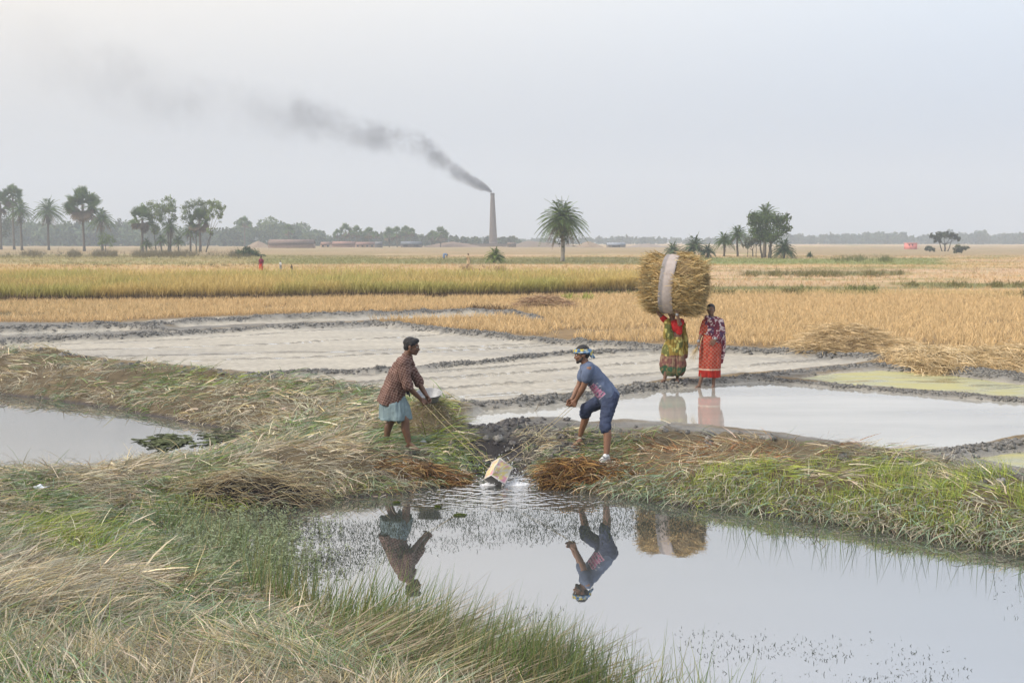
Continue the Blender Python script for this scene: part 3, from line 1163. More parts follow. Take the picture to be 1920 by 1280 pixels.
RICE = levee_xy([(-900, 567), (0, 567), (450, 562), (900, 557), (1120, 553), (1215, 549), (1215, 519), (600, 517), (0, 517), (-900, 517)], .42)
gx_, gy_ = np.meshgrid(np.arange(-30, 34, .21), np.arange(19, 64, .21))
x = (gx_ + RNG.normal(size=gx_.shape) * .05 + .3 * np.sin(gy_ * .2)).ravel()
y = (gy_ + RNG.normal(size=gx_.shape) * .05).ravel()
px, py = proj(x, y, .42)
k = (look(DU, x, y) > .5) & (look(GD, x, y) > .3) & (look(MU, x, y) < .12) & (np.abs(px - 960) < 1150) & ~inside(x, y, RICE)
k &= (fbm(x, y, 3, 71) < .72) & ~((px < 705) & (py > 604))
x, y, px, py = x[k], y[k], px[k], py[k]
fc = field_col(px, py, x, y)
fc = np.where((fc[:, :1] < .3) & (RNG.random((len(x), 1)) < .7), fc * 1.3, lc(.54, .385, .20) * RNG.uniform(.75, 1.2, (len(x), 1)))
tufts(x, y, 7, RNG.uniform(.17, .29, len(x)), .015, fc * RNG.uniform(.7, 1.2, (len(x), 1)), .30, tipc=(.78, .58, .31))
print("near tufts", len(x))
# further stubble, coarser
n = 30000
px = RNG.uniform(-250, 2170, n)
py = 452 + 178 / np.sqrt(RNG.uniform(1.9, 40, n)) * 0.98
py = np.clip(py, 470, 585)
x, y = gnd(px, py, .42)
k = ((y > 62) | ((y > 50) & (look(DU, x, y) > .5))) & ~inside(x, y, RICE) & (y < 300) & (look(MU, x, y) < .1)
x, y, px, py = x[k], y[k], px[k], py[k]
fc = field_col(px, py, x, y) * 1.12
tufts(x, y, 5, RNG.uniform(.16, .34, len(x)), .03, fc, .5, sp=.12)
# darker scrub along field edges
for (x0, x1, yy, n, c, hgt) in ((1400, 1690, 516, 900, OLIVE, .5), (860, 945, 506, 260, BROWN * 1.6, .5), (1250, 1500, 551, 500, OLIVE, .35), (1500, 1640, 547, 400, GREEN, .4), (1700, 2200, 536, 700, OLIVE, .4), (1880, 1930, 556, 120, OLIVE, .4), (1560, 1680, 488, 500, GREEN * .8, .8), (-100, 480, 480, 3600, lc(.13, .12, .065), .95), (-100, 480, 476, 1600, lc(.12, .12, .07), 1.3), (20, 480, 497, 500, OLIVE, .3), (880, 960, 581, 260, BROWN, .22), (1130, 1330, 552, 300, GREEN, .35), (1060, 1110, 562, 160, YGRN, .4)):
    px = RNG.uniform(x0, x1, n)
    x, y = gnd(px, yy + RNG.normal(size=n) * 2.0 + (vn(px, px * 0, 37, 5) - .5) * 3, .42)
    kk = RNG.random(n) < sstep(.28, .7, vn(px, px * 0 + yy, 23, 3)) * .8 + .08
    x, y, n = x[kk], y[kk], int(kk.sum())
    c = np.asarray(c) * .75 + TAN * .12
    tufts(x, y, 6, RNG.uniform(.3, 1.2, n) * hgt, .035, np.tile(np.asarray(c) * .9, (n, 1)), .45, sp=.12)
o = st.build("rice_stubble", M_grass)
tag(o, "cut rice stubble in straw coloured tufts across the dry fields", "stubble", kind="stuff")

# standing rice
st = Acc()
n = 60000
lo, hi = RICE.min(0), RICE.max(0)
x = RNG.uniform(max(lo[0], -42), hi[0], n)
y = hi[1] - (hi[1] - lo[1]) * RNG.random(n) ** .6
e1 = RNG.random(22000)
xe = np.interp(e1, [0, .2, .6, .8, 1], [gnd(a, b, .42)[0] for a, b in ((-300, 567), (0, 567), (900, 557), (1120, 553), (1215, 549))])
ye = np.interp(e1, [0, .2, .6, .8, 1], [gnd(a, b, .42)[1] for a, b in ((-300, 567), (0, 567), (900, 557), (1120, 553), (1215, 549))]) + RNG.random(22000) ** 1.5 * 1.6
x, y = np.r_[x, xe], np.r_[y, ye]
k = inside(x + (fbm(x, y, 1, 72) - .5) * .8, y + (fbm(x, y, 2.2, 73) - .5) * 2.6, RICE)
x, y = x[k], y[k]
n = len(x)
z = HH(x, y) - .02
th = RNG.uniform(0, 6.28, n)
el = R(90) - np.abs(RNG.normal(size=n)) * .16
Ls = RNG.uniform(.52, .95, n) * (.9 + .25 * fbm(x, y, 5, 74))
lo_c = lc(.27, .21, .14) * RNG.uniform(.35, 1.6, (n, 1))
patch = sstep(.4, .6, fbm(x, y, 4, 75))[:, None]
hi_c = (lc(.43, .40, .12) * (1 - patch) + lc(.58, .44, .16) * patch) * RNG.uniform(.75, 1.2, (n, 1))
d0 = hdg(th, el)
# stems brown below, green gold above: two stacked pieces
st.blades(np.stack([x, y, z], 1), d0, d0, Ls * .5, .016, lo_c, 1, .9)
P2 = np.stack([x, y, z], 1) + d0 * (Ls * .42)[:, None]
th2 = RNG.uniform(0, 6.28, n)
st.blades(P2, hdg(th2, el), hdg(th2, el - RNG.uniform(.2, 1.1, n)), Ls * .62, .026, lo_c * .4 + hi_c * .6, 3, .3, tipcol=hi_c)
o = st.build("standing_rice", M_grass)
tag(o, "strip of uncut yellow green rice with brown stems", "rice crop", kind="stuff")


# ------------------------------------------------------------------ straw heaps and rotting reed piles
def heap(name, label, cat, prof, z0, depth, n, L, Wd, cols, flow=0.0, jit=.6, coreC=(.22, .16, .09), over=.05, dscale=1.0, droop=.5):
    """prof: pixel outline of the crest (px, py_top) with base py; a long mound of real depth"""
    bx, by, _ = gh(prof[len(prof) // 2][0], z0)
    D = by + depth * .75
    bx = bx * D / by
    zb = float(HH(bx, D))
    xsn = np.array([at(p[0], p[1], D)[0] for p in prof])
    zt = np.array([at(p[0], p[1], D)[2] - float(HH(at(p[0], p[1], D)[0], D)) for p in prof])
    zt = np.maximum(zt, .02)
    root = empty(name, (bx, D, zb), label, cat)
    a = Acc()
    nx2, ny2 = 60, 22
    U = np.linspace(xsn[0], xsn[-1], nx2)
    V_ = np.linspace(-1, 1, ny2)
    UU, VV = np.meshgrid(U, V_, indexing="ij")
    hh = np.interp(UU, xsn, zt) * np.maximum(0, 1 - np.abs(VV) ** 2.2)
    YY = D + VV * depth
    gz = HH(UU, YY)
    hh = hh * (.9 + .25 * fbm(UU, YY, .4, 81)) - .03
    P = np.stack([UU, YY, gz + hh], -1).reshape(-1, 3)
    i_ = np.arange(nx2 - 1)[:, None] * ny2
    j_ = np.arange(ny2 - 1)[None]
    a.add(P, np.stack([i_ + j_, i_ + ny2 + j_, i_ + ny2 + j_ + 1, i_ + j_ + 1], -1).reshape(-1, 4), np.array(coreC))
    a.build("packed_core", M_ground, root, True)
    b = Acc()
    u = RNG.uniform(xsn[0], xsn[-1], n)
    v = RNG.uniform(-1, 1, n)
    v = np.where(RNG.random(n) < .6, -np.abs(v), v)
    yy = D + v * depth
    top = np.interp(u, xsn, zt) * np.maximum(0, 1 - np.abs(v) ** 2.2)
    zz = HH(u, yy) + top * (.9 + .25 * fbm(u, yy, .4, 81)) - .03 + RNG.random(n) * over
    th = np.where(RNG.random(n) < .5, flow, flow + math.pi) + RNG.normal(size=n) * jit
    # strands lie down the slope
    el0 = RNG.normal(size=n) * .3 + .1
    el1 = -RNG.random(n) * droop
    cc = np.asarray(cols)[RNG.integers(0, len(cols), n)] * RNG.uniform(.6, 1.3, (n, 1))
    b.blades(np.stack([u, yy, zz], 1), hdg(th, el0), hdg(th + RNG.normal(size=n) * .4, el1), L * RNG.uniform(.5, 1.2, n), Wd, cc, 3, .4)
    b.build("loose_strands", M_grass, root)
    return root


SC1 = [lc(.66, .50, .28), lc(.56, .42, .22), lc(.72, .57, .35), lc(.42, .31, .17)]
heap("straw_heap", "long low heap of tangled straw on the stubble beside the green algae paddy", "straw heap", [(1478, 654), (1510, 636), (1545, 617), (1575, 610), (1620, 616), (1650, 632), (1690, 640), (1730, 656), (1760, 664)], 668, 1.1, 5200, .38, .012, SC1, 0, .8, over=.09)
heap("straw_heap", "pale combed straw laid along the levee behind the green algae paddy", "straw heap", [(1684, 692), (1690, 672), (1705, 662), (1760, 656), (1830, 660), (1920, 652), (2000, 660), (2080, 684)], 694, 1.5, 10500, .55, .012, SC1 + [lc(.6, .5, .32)], -1.35, .55, over=.09, droop=1.2)
heap("straw_heap", "small reddish straw heap beyond the far paddy, left of the bundle", "straw heap", [(965, 578), (985, 562), (1010, 557), (1035, 556), (1060, 565), (1075, 578)], 580, .9, 1600, .5, .022, [lc(.42, .28, .17), lc(.34, .22, .14), lc(.52, .38, .22)], 0, .7)
REED = [RUST * 1.1, RUST * .6, RUST * .4, lc(.33, .19, .07), BROWN * .6, BROWN, lc(.45, .32, .14)]
heap("reed_pile", "dark rust brown reed pile at the waterline below the man in the checked shirt", "reed pile", [(715, 897), (745, 880), (790, 872), (830, 880), (865, 896), (880, 906)], 908, .3, 1900, .26, .010, REED, 0, .9, over=.05, coreC=(.05, .035, .03), droop=1.0)
heap("reed_pile", "orange brown reed pile at the waterline below the man in the blue headband", "reed pile", [(1012, 892), (1030, 876), (1060, 866), (1100, 870), (1135, 880), (1160, 892), (1178, 906)], 912, .32, 2000, .30, .011, REED + [lc(.50, .30, .09)], 0, .9, over=.06, coreC=(.05, .035, .03), droop=1.0)
heap("reed_pile", "grey reeds over a core painted black for the shaded hollow beside the weedy pond corner", "reed pile", [(345, 930), (370, 905), (430, 888), (500, 893), (560, 915), (600, 938)], 950, .28, 1100, .45, .007, [GREY * .8, STRAW * .8, BROWN, lc(.4, .33, .2)], 0, .45, over=.10, coreC=(.012, .011, .014), droop=1.3)  # near-black core colour paints the shade of the hollow under the reeds
# ------------------------------------------------------------------ trees
PALMG = lc(.09, .145, .04)


def ground_at(px, py):
    x, y = gnd(px, py, .42)
    for _ in range(3):
        z = float(HH(x, y))
        x, y = gnd(px, py, z)
    return np.array([float(x), float(y), z])


def tree_base(px, py, D=None):
    if D is None:
        return ground_at(px, py)
    x = (px - 960) / F * D
    return np.array([x, D, float(HH(x, D))])


def trunk_mesh(root, b, top, r0, r1, wob=.06, lean=0.0, name="trunk", col=(.16, .13, .10), n=9):
    a = Acc()
    t = np.linspace(0, 1, 12)[:, None]
    P = b + (top - b) * t + np.stack([np.sin(t[:, 0] * 3 + b[0]) * lean, 0 * t[:, 0], 0 * t[:, 0]], 1)
    P[0, 2] -= .4
    rad = r0 + (r1 - r0) * t[:, 0] ** .7
    rad[0] *= 1.35
    a.tube(P, rad, n, col, wob)
    return a.build(name, M_bark, root, True)


def date_crown(a, c, Rr, nf=46, col=PALMG, wl=.06, droop=1.0, dead=10, asp=1.0, nl=24):
    for k in range(nf + dead):
        isd = k >= nf
        th = k * 2.39996 + random.uniform(-.2, .2)
        u = (k % nf) / nf
        el = R(82) - u ** .8 * R(105)
        if isd:
            el = R(random.uniform(-70, -35))
        L = Rr * random.uniform(.85, 1.12) * (1 if not isd else .75)
        d0 = np.array([math.cos(th) * math.cos(el), math.sin(th) * math.cos(el), math.sin(el)])
        t = np.linspace(0, 1, nl)
        dr = droop * (.26 + .36 * math.cos(el))
        P = c + d0 * (L * t)[:, None] + np.array([0, 0, -1.0]) * (L * dr * t ** 2.2)[:, None]
        P = P * [1, 1, asp] + c * [0, 0, 1 - asp]
        T = np.gradient(P, axis=0)
        T /= np.linalg.norm(T, axis=1, keepdims=True)
        cc = np.array(col) * random.uniform(.7, 1.35) if not isd else lc(.17, .13, .08) * random.uniform(.7, 1.2)
        # rachis
        a.blades(c[None], (P[nl // 2] - c)[None] / np.linalg.norm(P[nl // 2] - c), T[-1][None], [L * .92], [wl * 1.3], cc * 1.4, 5, .4)
        S = np.cross(T, [0, 0, 1.0])
        S /= np.linalg.norm(S, axis=1, keepdims=True) + 1e-6
        s0 = 3
        for sgn in (-1, 1):
            ll = L * .215 * np.sin(math.pi * np.clip(t * .9 + .12, 0, 1)) ** .6
            d = S * sgn * .75 + T * .62 + np.array([0, 0, .18 - .1 * droop])
            d /= np.linalg.norm(d, axis=1, keepdims=True)
            d2 = d + np.array([0, 0, -.5])
            d2 /= np.linalg.norm(d2, axis=1, keepdims=True)
            a.blades(P[s0:], d[s0:], d2[s0:], ll[s0:], wl, cc * RNG.uniform(.75, 1.25, (nl - s0, 1)), 2, .25, face=np.tile([0, 0, 1.0], (nl - s0, 1)) + RNG.normal(size=(nl - s0, 3)) * .4)


def fan_crown(a, c, Rr, nf=38, col=PALMG, ash=1.0):
    for k in range(nf):
        th = k * 2.39996 + random.uniform(-.3, .3)
        u = k / nf
        el = R(85) - u * R(150) + R(random.uniform(-16, 16))
        d0 = np.array([math.cos(th) * math.cos(el), math.sin(th) * math.cos(el), math.sin(el)])
        Lp = Rr * random.uniform(.42, .62)
        f0 = c + d0 * Lp + np.array([0, 0, -.12 * Rr * math.cos(el)])
        dead = el < R(-32)
        cc = (np.array(col) if not dead else lc(.16, .125, .085)) * random.uniform(.7, 1.3)
        v = f0 - c
        a.blades(c[None], (v / np.linalg.norm(v))[None], (v / np.linalg.norm(v))[None], [np.linalg.norm(v)], [.07], cc * 1.3, 1, .6)
        up = np.cross(np.cross(d0, [0, 0, 1.0]) + 1e-6, d0)
        up /= np.linalg.norm(up) + 1e-9
        roll = random.uniform(-1.1, 1.1)
        sd_ = np.cross(d0, up) * math.cos(roll) + up * math.sin(roll)
        up = np.cross(sd_, d0)
        m = 15
        an = np.linspace(-1.75, 1.75, m)
        d = d0[None] * np.cos(an)[:, None] + sd_[None] * np.sin(an)[:, None] + up[None] * .15
        d /= np.linalg.norm(d, axis=1, keepdims=True)
        Lf = Rr * .48 * (1 - .15 * np.abs(an) / 1.75) * RNG.uniform(.85, 1.1, m)
        d2 = d + np.array([0, 0, -.35 if not dead else -.8])
        d2 /= np.linalg.norm(d2, axis=1, keepdims=True)
        a.blades(np.tile(f0, (m, 1)), d, d2, Lf, Rr * .105, cc * RNG.uniform(.8, 1.2, (m, 1)), 2, .3, face=np.tile(up, (m, 1)) + RNG.normal(size=(m, 3)) * .15)


def palm(kind, label, px, py, top, wpx, D=None, vine=0, trunkcol=(.12, .105, .085), nf=None, group=None, lean=0.0, col=PALMG, asp=1.0, dead=10, name=None):
    b = tree_base(px, py, D)
    s = F / b[1]
    Rr = wpx / 2 / s * (1.22 if kind == 'date' else 1.12)
    T = at(px, top, b[1])
    hgt = T[2] - b[2]
    if kind == "date":
        cz = hgt - Rr * .70 * asp
    else:
        cz = hgt - Rr * .82
    c = b + np.array([lean, 0, max(cz, .3)])
    root = empty(name or ("date_palm" if kind == "date" else "fan_palm"), b, label, "palm tree", group)
    tr = max(.16, min(.30, hgt * .028))
    trunk_mesh(root, b, c, tr * 1.25, tr * .9, .07, .1, col=trunkcol)
    a = Acc()
    if kind == "date":
        date_crown(a, c, Rr, nf or 46, wl=max(.10, .95 / s), asp=asp, col=col, dead=dead, nl=22 if s > 6 else 16)
    else:
        fan_crown(a, c, Rr, nf or 40, col=col)
    a.build("crown", M_leaf, root)
    if vine:
        v = Acc()
        n = 420
        q = RNG.normal(size=(n, 3)) * [vine * .45, vine * .45, vine * .62] + (b + (c - b) * .74)
        v.cards(q, RNG.uniform(.18, .34, n), lc(.05, .065, .04) * RNG.uniform(.6, 1.5, (n, 1)))
        v.build("climbing_vine", M_leaf, root)
    return root


LEAFC = lc(.11, .155, .05)


def leafy(name, label, px, py, clumps, D=None, cat="tree", leaf=.35, n=2600, col=LEAFC, trunks=None, tr=.22, group=None, tcol=(.10, .09, .075), split=True):
    """clumps: (px, py, rx_px, ry_px) read off the photograph, given depth like their width"""
    b = tree_base(px, py, D)
    s = F / b[1]
    root = empty(name, b, label, cat, group)
    cs = []
    for cx, cy_, rx, ry in clumps:
        p = at(cx, cy_, b[1] + random.uniform(-.5, .5) * rx / s)
        cs.append((p, np.array([rx, rx * .9, ry]) / s))
    a = Acc()
    top = np.mean([c[0] for c in cs], 0)
    fork = b + (top - b) * .45
    t = np.linspace(0, 1, 7)[:, None]
    P = b + (fork - b) * t + RNG.normal(size=(7, 3)) * tr * .25
    P[0] = b - [0, 0, .4]
    a.tube(P, np.linspace(tr * 1.2, tr * .75, 7), 8, tcol, .05)
    for (p, r) in cs:
        t = np.linspace(0, 1, 6)[:, None]
        Q_ = fork + (p - fork) * t + RNG.normal(size=(6, 3)) * tr * .4 * (t * (1 - t) * 4)
        a.tube(Q_, np.linspace(tr * .55, tr * .12, 6), 6, tcol, .05)
    if trunks:
        for tx, ty, ux, uy in trunks:
            p0 = at(tx, ty, b[1])
            p0[2] = b[2] - .3
            p1 = at(ux, uy, b[1])
            a.tube(np.linspace(p0, p1, 6) + RNG.normal(size=(6, 3)) * .08, np.linspace(tr * .7, tr * .4, 6), 7, tcol, .05)
    a.build("trunk", M_bark, root, True)
    l = Acc()
    tot = sum(r[0] * r[2] for _, r in cs)
    for p, r in cs:
        m = max(40, int(n * r[0] * r[2] / tot))
        # sprays: little sub-clumps spread through and around each clump
        k = max(7, m // 22)
        d = RNG.normal(size=(k, 3))
        d /= np.linalg.norm(d, axis=1, keepdims=True)
        sub = p + d * r * (RNG.random((k, 1)) ** .4) * 1.02
        idx = RNG.integers(0, k, m)
        q = sub[idx] + RNG.normal(size=(m, 3)) * (r.mean() * .17)
        tone = RNG.uniform(.6, 1.5, (k, 1))[idx]
        l.cards(q, leaf * RNG.uniform(.6, 1.3, m), np.array(col) * tone * RNG.uniform(.8, 1.2, (m, 1)), .6)
    l.build("crown", M_leaf, root)
    return root


palm("date", "lone date palm in the open stubble, climber round its upper trunk", 1054, 490, 371, 90, vine=1.3, nf=72, dead=22, trunkcol=(.26, .235, .20), col=lc(.095, .145, .035))
palm("date", "trunkless young date palm just below the kiln chimney", 928, 493, 463, 40, nf=30, dead=0, name="young_date_palm", col=lc(.16, .21, .05), asp=1.0)
palm("fan", "tall fan palm with a rounded head in the clump at the left edge", 27, 468, 349, 42, nf=44)
palm("date", "shaggy palm leaning on the tall fan palm at the left edge", 41, 469, 374, 48, vine=.6, nf=40)
palm("fan", "fan palm cut off by the left edge of the view", 3, 468, 362, 40, nf=36)
palm("date", "slim date palm standing clear between the left clump and the widest fan palm", 92, 469, 370, 58, vine=.7, nf=44)
palm("fan", "widest fan palm, with dead skirts of leaves hanging down the trunk", 158, 471, 353, 64, nf=50)
palm("date", "date palm rising out of a round bush beside the widest fan palm", 192, 470, 388, 48, nf=44, dead=14)
palm("fan", "fan palm at the left end of the middle tree group", 268, 472, 388, 48, nf=40)
palm("date", "slender date palm in front of the tall leafy tree of the middle group", 320, 472, 408, 38, nf=30)
palm("date", "short date palm under the leftmost fan palm of the middle group", 275, 472, 446, 24, nf=26, dead=3)
palm("date", "short date palm with a dark trunk at the centre of the middle group", 303, 472, 438, 28, nf=26, dead=3)
palm("date", "small open date palm in the gap of the middle group", 334, 472, 441, 24, nf=26, dead=3)
palm("date", "date palm under the left side of the broken-topped trees", 358, 472, 414, 38, nf=36, dead=8)
palm("fan", "fan palm with a grey skirt of dead leaves at the right of the middle group", 375, 472, 392, 44, nf=46)
leafy("leafy_tree", "bluish spreading tree behind the palms at the left edge", 0, 466, [(-10, 410, 26, 22), (14, 420, 20, 20), (28, 405, 14, 12), (2, 440, 14, 8)], n=2600, leaf=.42, col=lc(.06, .08, .04))
leafy("round_bush", "round green bush round the foot of the palm beside the widest fan palm", 198, 471, [(196, 446, 13, 11), (206, 452, 10, 11), (192, 456, 8, 8)], cat="bush", n=1500, leaf=.30, col=lc(.14, .20, .055), tr=.12)
leafy("leafy_tree", "yellow green tree at the left of the middle group", 293, 472, [(272, 392, 12, 10), (284, 384, 12, 8), (296, 398, 16, 16), (290, 424, 10, 14), (282, 410, 10, 8)], n=2400, leaf=.34, col=lc(.15, .20, .06), tr=.14)
leafy("leafy_tree", "tallest leafy tree of the middle group, with a pointed top", 316, 472, [(316, 376, 12, 8), (306, 388, 14, 12), (320, 396, 12, 16), (303, 412, 9, 12), (326, 408, 6, 8)], n=2400, leaf=.34, col=lc(.13, .18, .055), tr=.15)
leafy("leafy_tree", "dense tree with grey hanging twigs at the right of the middle group", 368, 472, [(352, 392, 14, 12), (372, 382, 16, 9), (386, 388, 13, 11), (348, 408, 10, 10), (378, 404, 14, 14)], n=2800, leaf=.34, col=lc(.11, .15, .06), tr=.15)
leafy("leafy_tree", "broken-topped tree whose arm of leaves hangs over on the right", 386, 473, [(402, 384, 13, 10), (412, 392, 10, 14), (396, 432, 8, 8), (394, 400, 9, 12), (414, 408, 5, 8)], n=2000, leaf=.34, col=lc(.16, .21, .07), tr=.13, trunks=[(386, 473, 398, 432)])
leafy("round_bush", "dark round bush on the weedy bank, right of the middle tree group", 462, 481, [(462, 466, 8, 5), (456, 474, 16, 6), (474, 475, 16, 6), (490, 478, 10, 3)], cat="bush", n=1500, leaf=.25, col=lc(.05, .085, .03), tr=.06)

# right-hand palms and the big clump
palm("date", "low date palm showing over the left of the straw bundle", 1262, 484, 452, 40, nf=30, dead=2, col=lc(.09, .13, .06))
palm("date", "bushy date palm showing over the middle of the straw bundle", 1302, 484, 441, 52, nf=40, dead=2, col=lc(.08, .12, .05))
palm("date", "low date palm showing over the right of the straw bundle", 1327, 484, 456, 32, nf=26, dead=2, col=lc(.08, .12, .05))
palm("date", "slim date palm left of the pair by the big tree clump", 1357, 481, 434, 40, nf=36, dead=3)
palm("date", "slim date palm touching the big tree clump", 1383, 481, 420, 46, nf=38, dead=3)
palm("date", "date palm with its head rising over the big tree clump", 1434, 483, 380, 58, nf=44, dead=4)
leafy("leafy_tree", "big dark broadleaf tree wrapped round the date palm of the clump", 1443, 484, [(1415, 410, 16, 14), (1430, 422, 22, 20), (1455, 412, 20, 14), (1468, 425, 14, 16), (1474, 408, 10, 8), (1445, 442, 24, 18), (1420, 436, 16, 12), (1480, 430, 7, 6)], n=5200, leaf=.30, col=lc(.08, .12, .04), tr=.25, trunks=[(1428, 484, 1425, 440), (1440, 484, 1448, 440)])
leafy("leafy_tree", "greyish low tree at the left foot of the big clump", 1412, 482, [(1408, 454, 12, 9), (1420, 450, 12, 10), (1400, 460, 8, 7)], n=1500, leaf=.25, col=lc(.10, .115, .075), tr=.1, trunks=[(1402, 482, 1402, 460), (1418, 482, 1420, 458)])
palm("date", "bushy palm sitting on the ground at the right foot of the big clump", 1470, 485, 448, 46, nf=44, dead=0, col=lc(.05, .085, .035), asp=1.0)
palm("date", "tiny palm seedling in the field right of the big clump", 1518, 483, 472, 14, nf=16, dead=0, name="young_date_palm", col=lc(.07, .12, .04))
leafy("spreading_tree", "flat-topped spreading tree far off to the right", 1772, 471, [(1752, 444, 11, 4.5), (1768, 440, 14, 4.5), (1785, 441, 12, 4), (1797, 447, 7, 4), (1757, 450, 10, 4)], n=1700, leaf=.5, col=lc(.05, .065, .035), tr=.22, trunks=[(1769, 471, 1758, 448), (1776, 471, 1786, 446)])
leafy("round_bush", "rounded bush hut-like in shape, right of the spreading tree", 1803, 475, [(1802, 466, 12, 6), (1793, 470, 6, 5), (1810, 465, 6, 3)], cat="bush", n=900, leaf=.4, col=lc(.09, .10, .05), tr=.12)
leafy("round_bush", "small dark bush at the left foot of the spreading tree", 1744, 472, [(1743, 466, 8, 4.5), (1750, 468, 4, 3)], cat="bush", n=450, leaf=.4, col=lc(.06, .08, .045), tr=.1)

FPL = [("fan palm rising above the dense wood, farthest left of the far fan palms", 461, 407, 16), ("lone fan palm head above the end of the dense wood", 543, 423, 15), ("tall broad far fan palm left of the kiln yard, tallest of its row", 649, 421, 19), ("far fan palm just right of the tallest of the row", 670, 425, 16), ("thin far fan palm standing alone in the gap of the row", 693, 427, 16), ("smallest far fan palm, half sunk in the trees", 706, 435, 10), ("far fan palm opening the second run of the row", 731, 428, 18), ("far fan palm with a straight bare trunk, second of the second run", 745, 427, 15), ("far fan palm with a clean round head over a thin bare trunk", 761, 425, 16), ("small far fan palm tight against the round-headed one", 773, 429, 11), ("far fan palm at the left of the last pair", 811, 434, 15), ("broad far fan palm at the right of the last pair, near the kiln chimney", 827, 427, 20), ("far fan palm head at the left edge of the first gap", 634, 431, 12)]
for lb, px, top, wd in FPL:
    palm("fan", lb, px, 462, top - 1, wd * 1.45, D=560 + random.uniform(-15, 15), nf=30, group="fan palms along the far tree row")

# far woods: one mass each side
tl = Acc()


def wood(prof, D, dth, n, leaf, col, step=4.0):
    """crowns side by side and behind one another, each an uneven ball of leaf clumps"""
    xs_ = np.array([p[0] for p in prof], float)
    ys_ = np.array([p[1] for p in prof], float)
    x0, x1 = (xs_[0] - 960) / F * D, (xs_[-1] - 960) / F * D
    m = int((x1 - x0) / step * 4.0)
    cx = RNG.uniform(x0, x1, m)
    cd = D + RNG.uniform(0, dth, m)
    topz = HC + (HY + 1 - np.interp(cx / D * F + 960, xs_, ys_)) / F * D - .42
    ch = topz * np.where(RNG.random(m) < .12, RNG.uniform(1.0, 1.2, m), RNG.uniform(.68, 1.0, m))
    cr_ = np.clip(ch * RNG.uniform(.28, .5, m), 1.5, 6)
    tone = RNG.uniform(.6, 1.5, m)
    hue = RNG.uniform(-.15, .15, (m, 1)) * np.array([[1, .5, -1]])
    i_ = RNG.choice(m, n, p=(cr_ * ch) / (cr_ * ch).sum())
    d = RNG.normal(size=(n, 3))
    d /= np.linalg.norm(d, axis=1, keepdims=True)
    d *= (RNG.random((n, 1)) ** .35) * (1 + .35 * (RNG.random((n, 1)) - .5))
    lowf = RNG.random(n) < .3
    P = np.stack([cx[i_] + d[:, 0] * cr_[i_], cd[i_] + d[:, 1] * cr_[i_], .42 + ch[i_] - cr_[i_] * .9 + d[:, 2] * cr_[i_] * .9], 1)
    P[lowf, 2] = .42 + RNG.random(lowf.sum()) * np.maximum(ch[i_][lowf] - cr_[i_][lowf], .5)
    P[:, 2] = np.maximum(P[:, 2], .5)
    tl.cards(P, leaf * RNG.uniform(.7, 1.4, n), np.array(col) * (1 + hue[i_]) * (tone[i_] * RNG.uniform(.8, 1.2, n))[:, None], .7)


wood([(-900, 425), (0, 418), (60, 420), (110, 412), (160, 420), (230, 416), (300, 430), (390, 432), (430, 420), (470, 416), (500, 414), (530, 420), (560, 430), (597, 440)], 640, 80, 62000, 1.7, lc(.08, .115, .05))
wood([(597, 445), (625, 438), (660, 433), (700, 438), (740, 436), (780, 434), (800, 440), (835, 436), (860, 447), (890, 446), (905, 440), (925, 446), (960, 446), (980, 450)], 640, 50, 24000, 1.6, lc(.075, .10, .05))
wood([(-900, 430), (600, 445), (960, 448), (1000, 449), (1100, 446), (1200, 445), (1300, 447), (1400, 446), (1480, 443), (1500, 438), (1530, 440), (1560, 443), (1590, 440), (1640, 440), (1680, 437), (1730, 441), (1780, 444), (1830, 438), (1850, 431), (1870, 440), (1920, 439), (2500, 436)], 1050, 120, 80000, 3.0, lc(.06, .085, .06))
o = tl.build("far_woods", M_leaf)
tag(o, "hazy blue line of far woods along the horizon", "woods", kind="stuff")

# ------------------------------------------------------------------ brick works and far buildings
BR = (.30, .155, .10)


def brick_mat():
    m, nt, b = newmat("kiln_brick")
    N, Lk = nt.nodes, nt.links
    tc = N.new("ShaderNodeTexCoord")
    br = N.new("ShaderNodeTexBrick")
    br.inputs["Scale"].default_value = 1.6
    br.inputs["Color1"].default_value = (.17, .13, .115, 1)
    br.inputs["Color2"].default_value = (.13, .10, .09, 1)
    br.inputs["Mortar"].default_value = (.20, .17, .15, 1)
    mp = N.new("ShaderNodeMapping")
    mp.inputs["Rotation"].default_value = (math.pi / 2, 0, 0)
    Lk.new(tc.outputs["Object"], mp.inputs[0])
    Lk.new(mp.outputs[0], br.inputs[0])
    no = N.new("ShaderNodeTexNoise")
    no.inputs["Scale"].default_value = .5
    Lk.new(tc.outputs["Object"], no.inputs[0])
    mx = N.new("ShaderNodeMix")
    mx.data_type = "RGBA"
    mx.blend_type = "MULTIPLY"
    mx.inputs[0].default_value = .5
    Lk.new(br.outputs[0], mx.inputs[6])
    Lk.new(no.outputs[0], mx.inputs[7])
    Lk.new(mx.outputs[2], b.inputs[0])
    b.inputs["Roughness"].default_value = .9
    return m


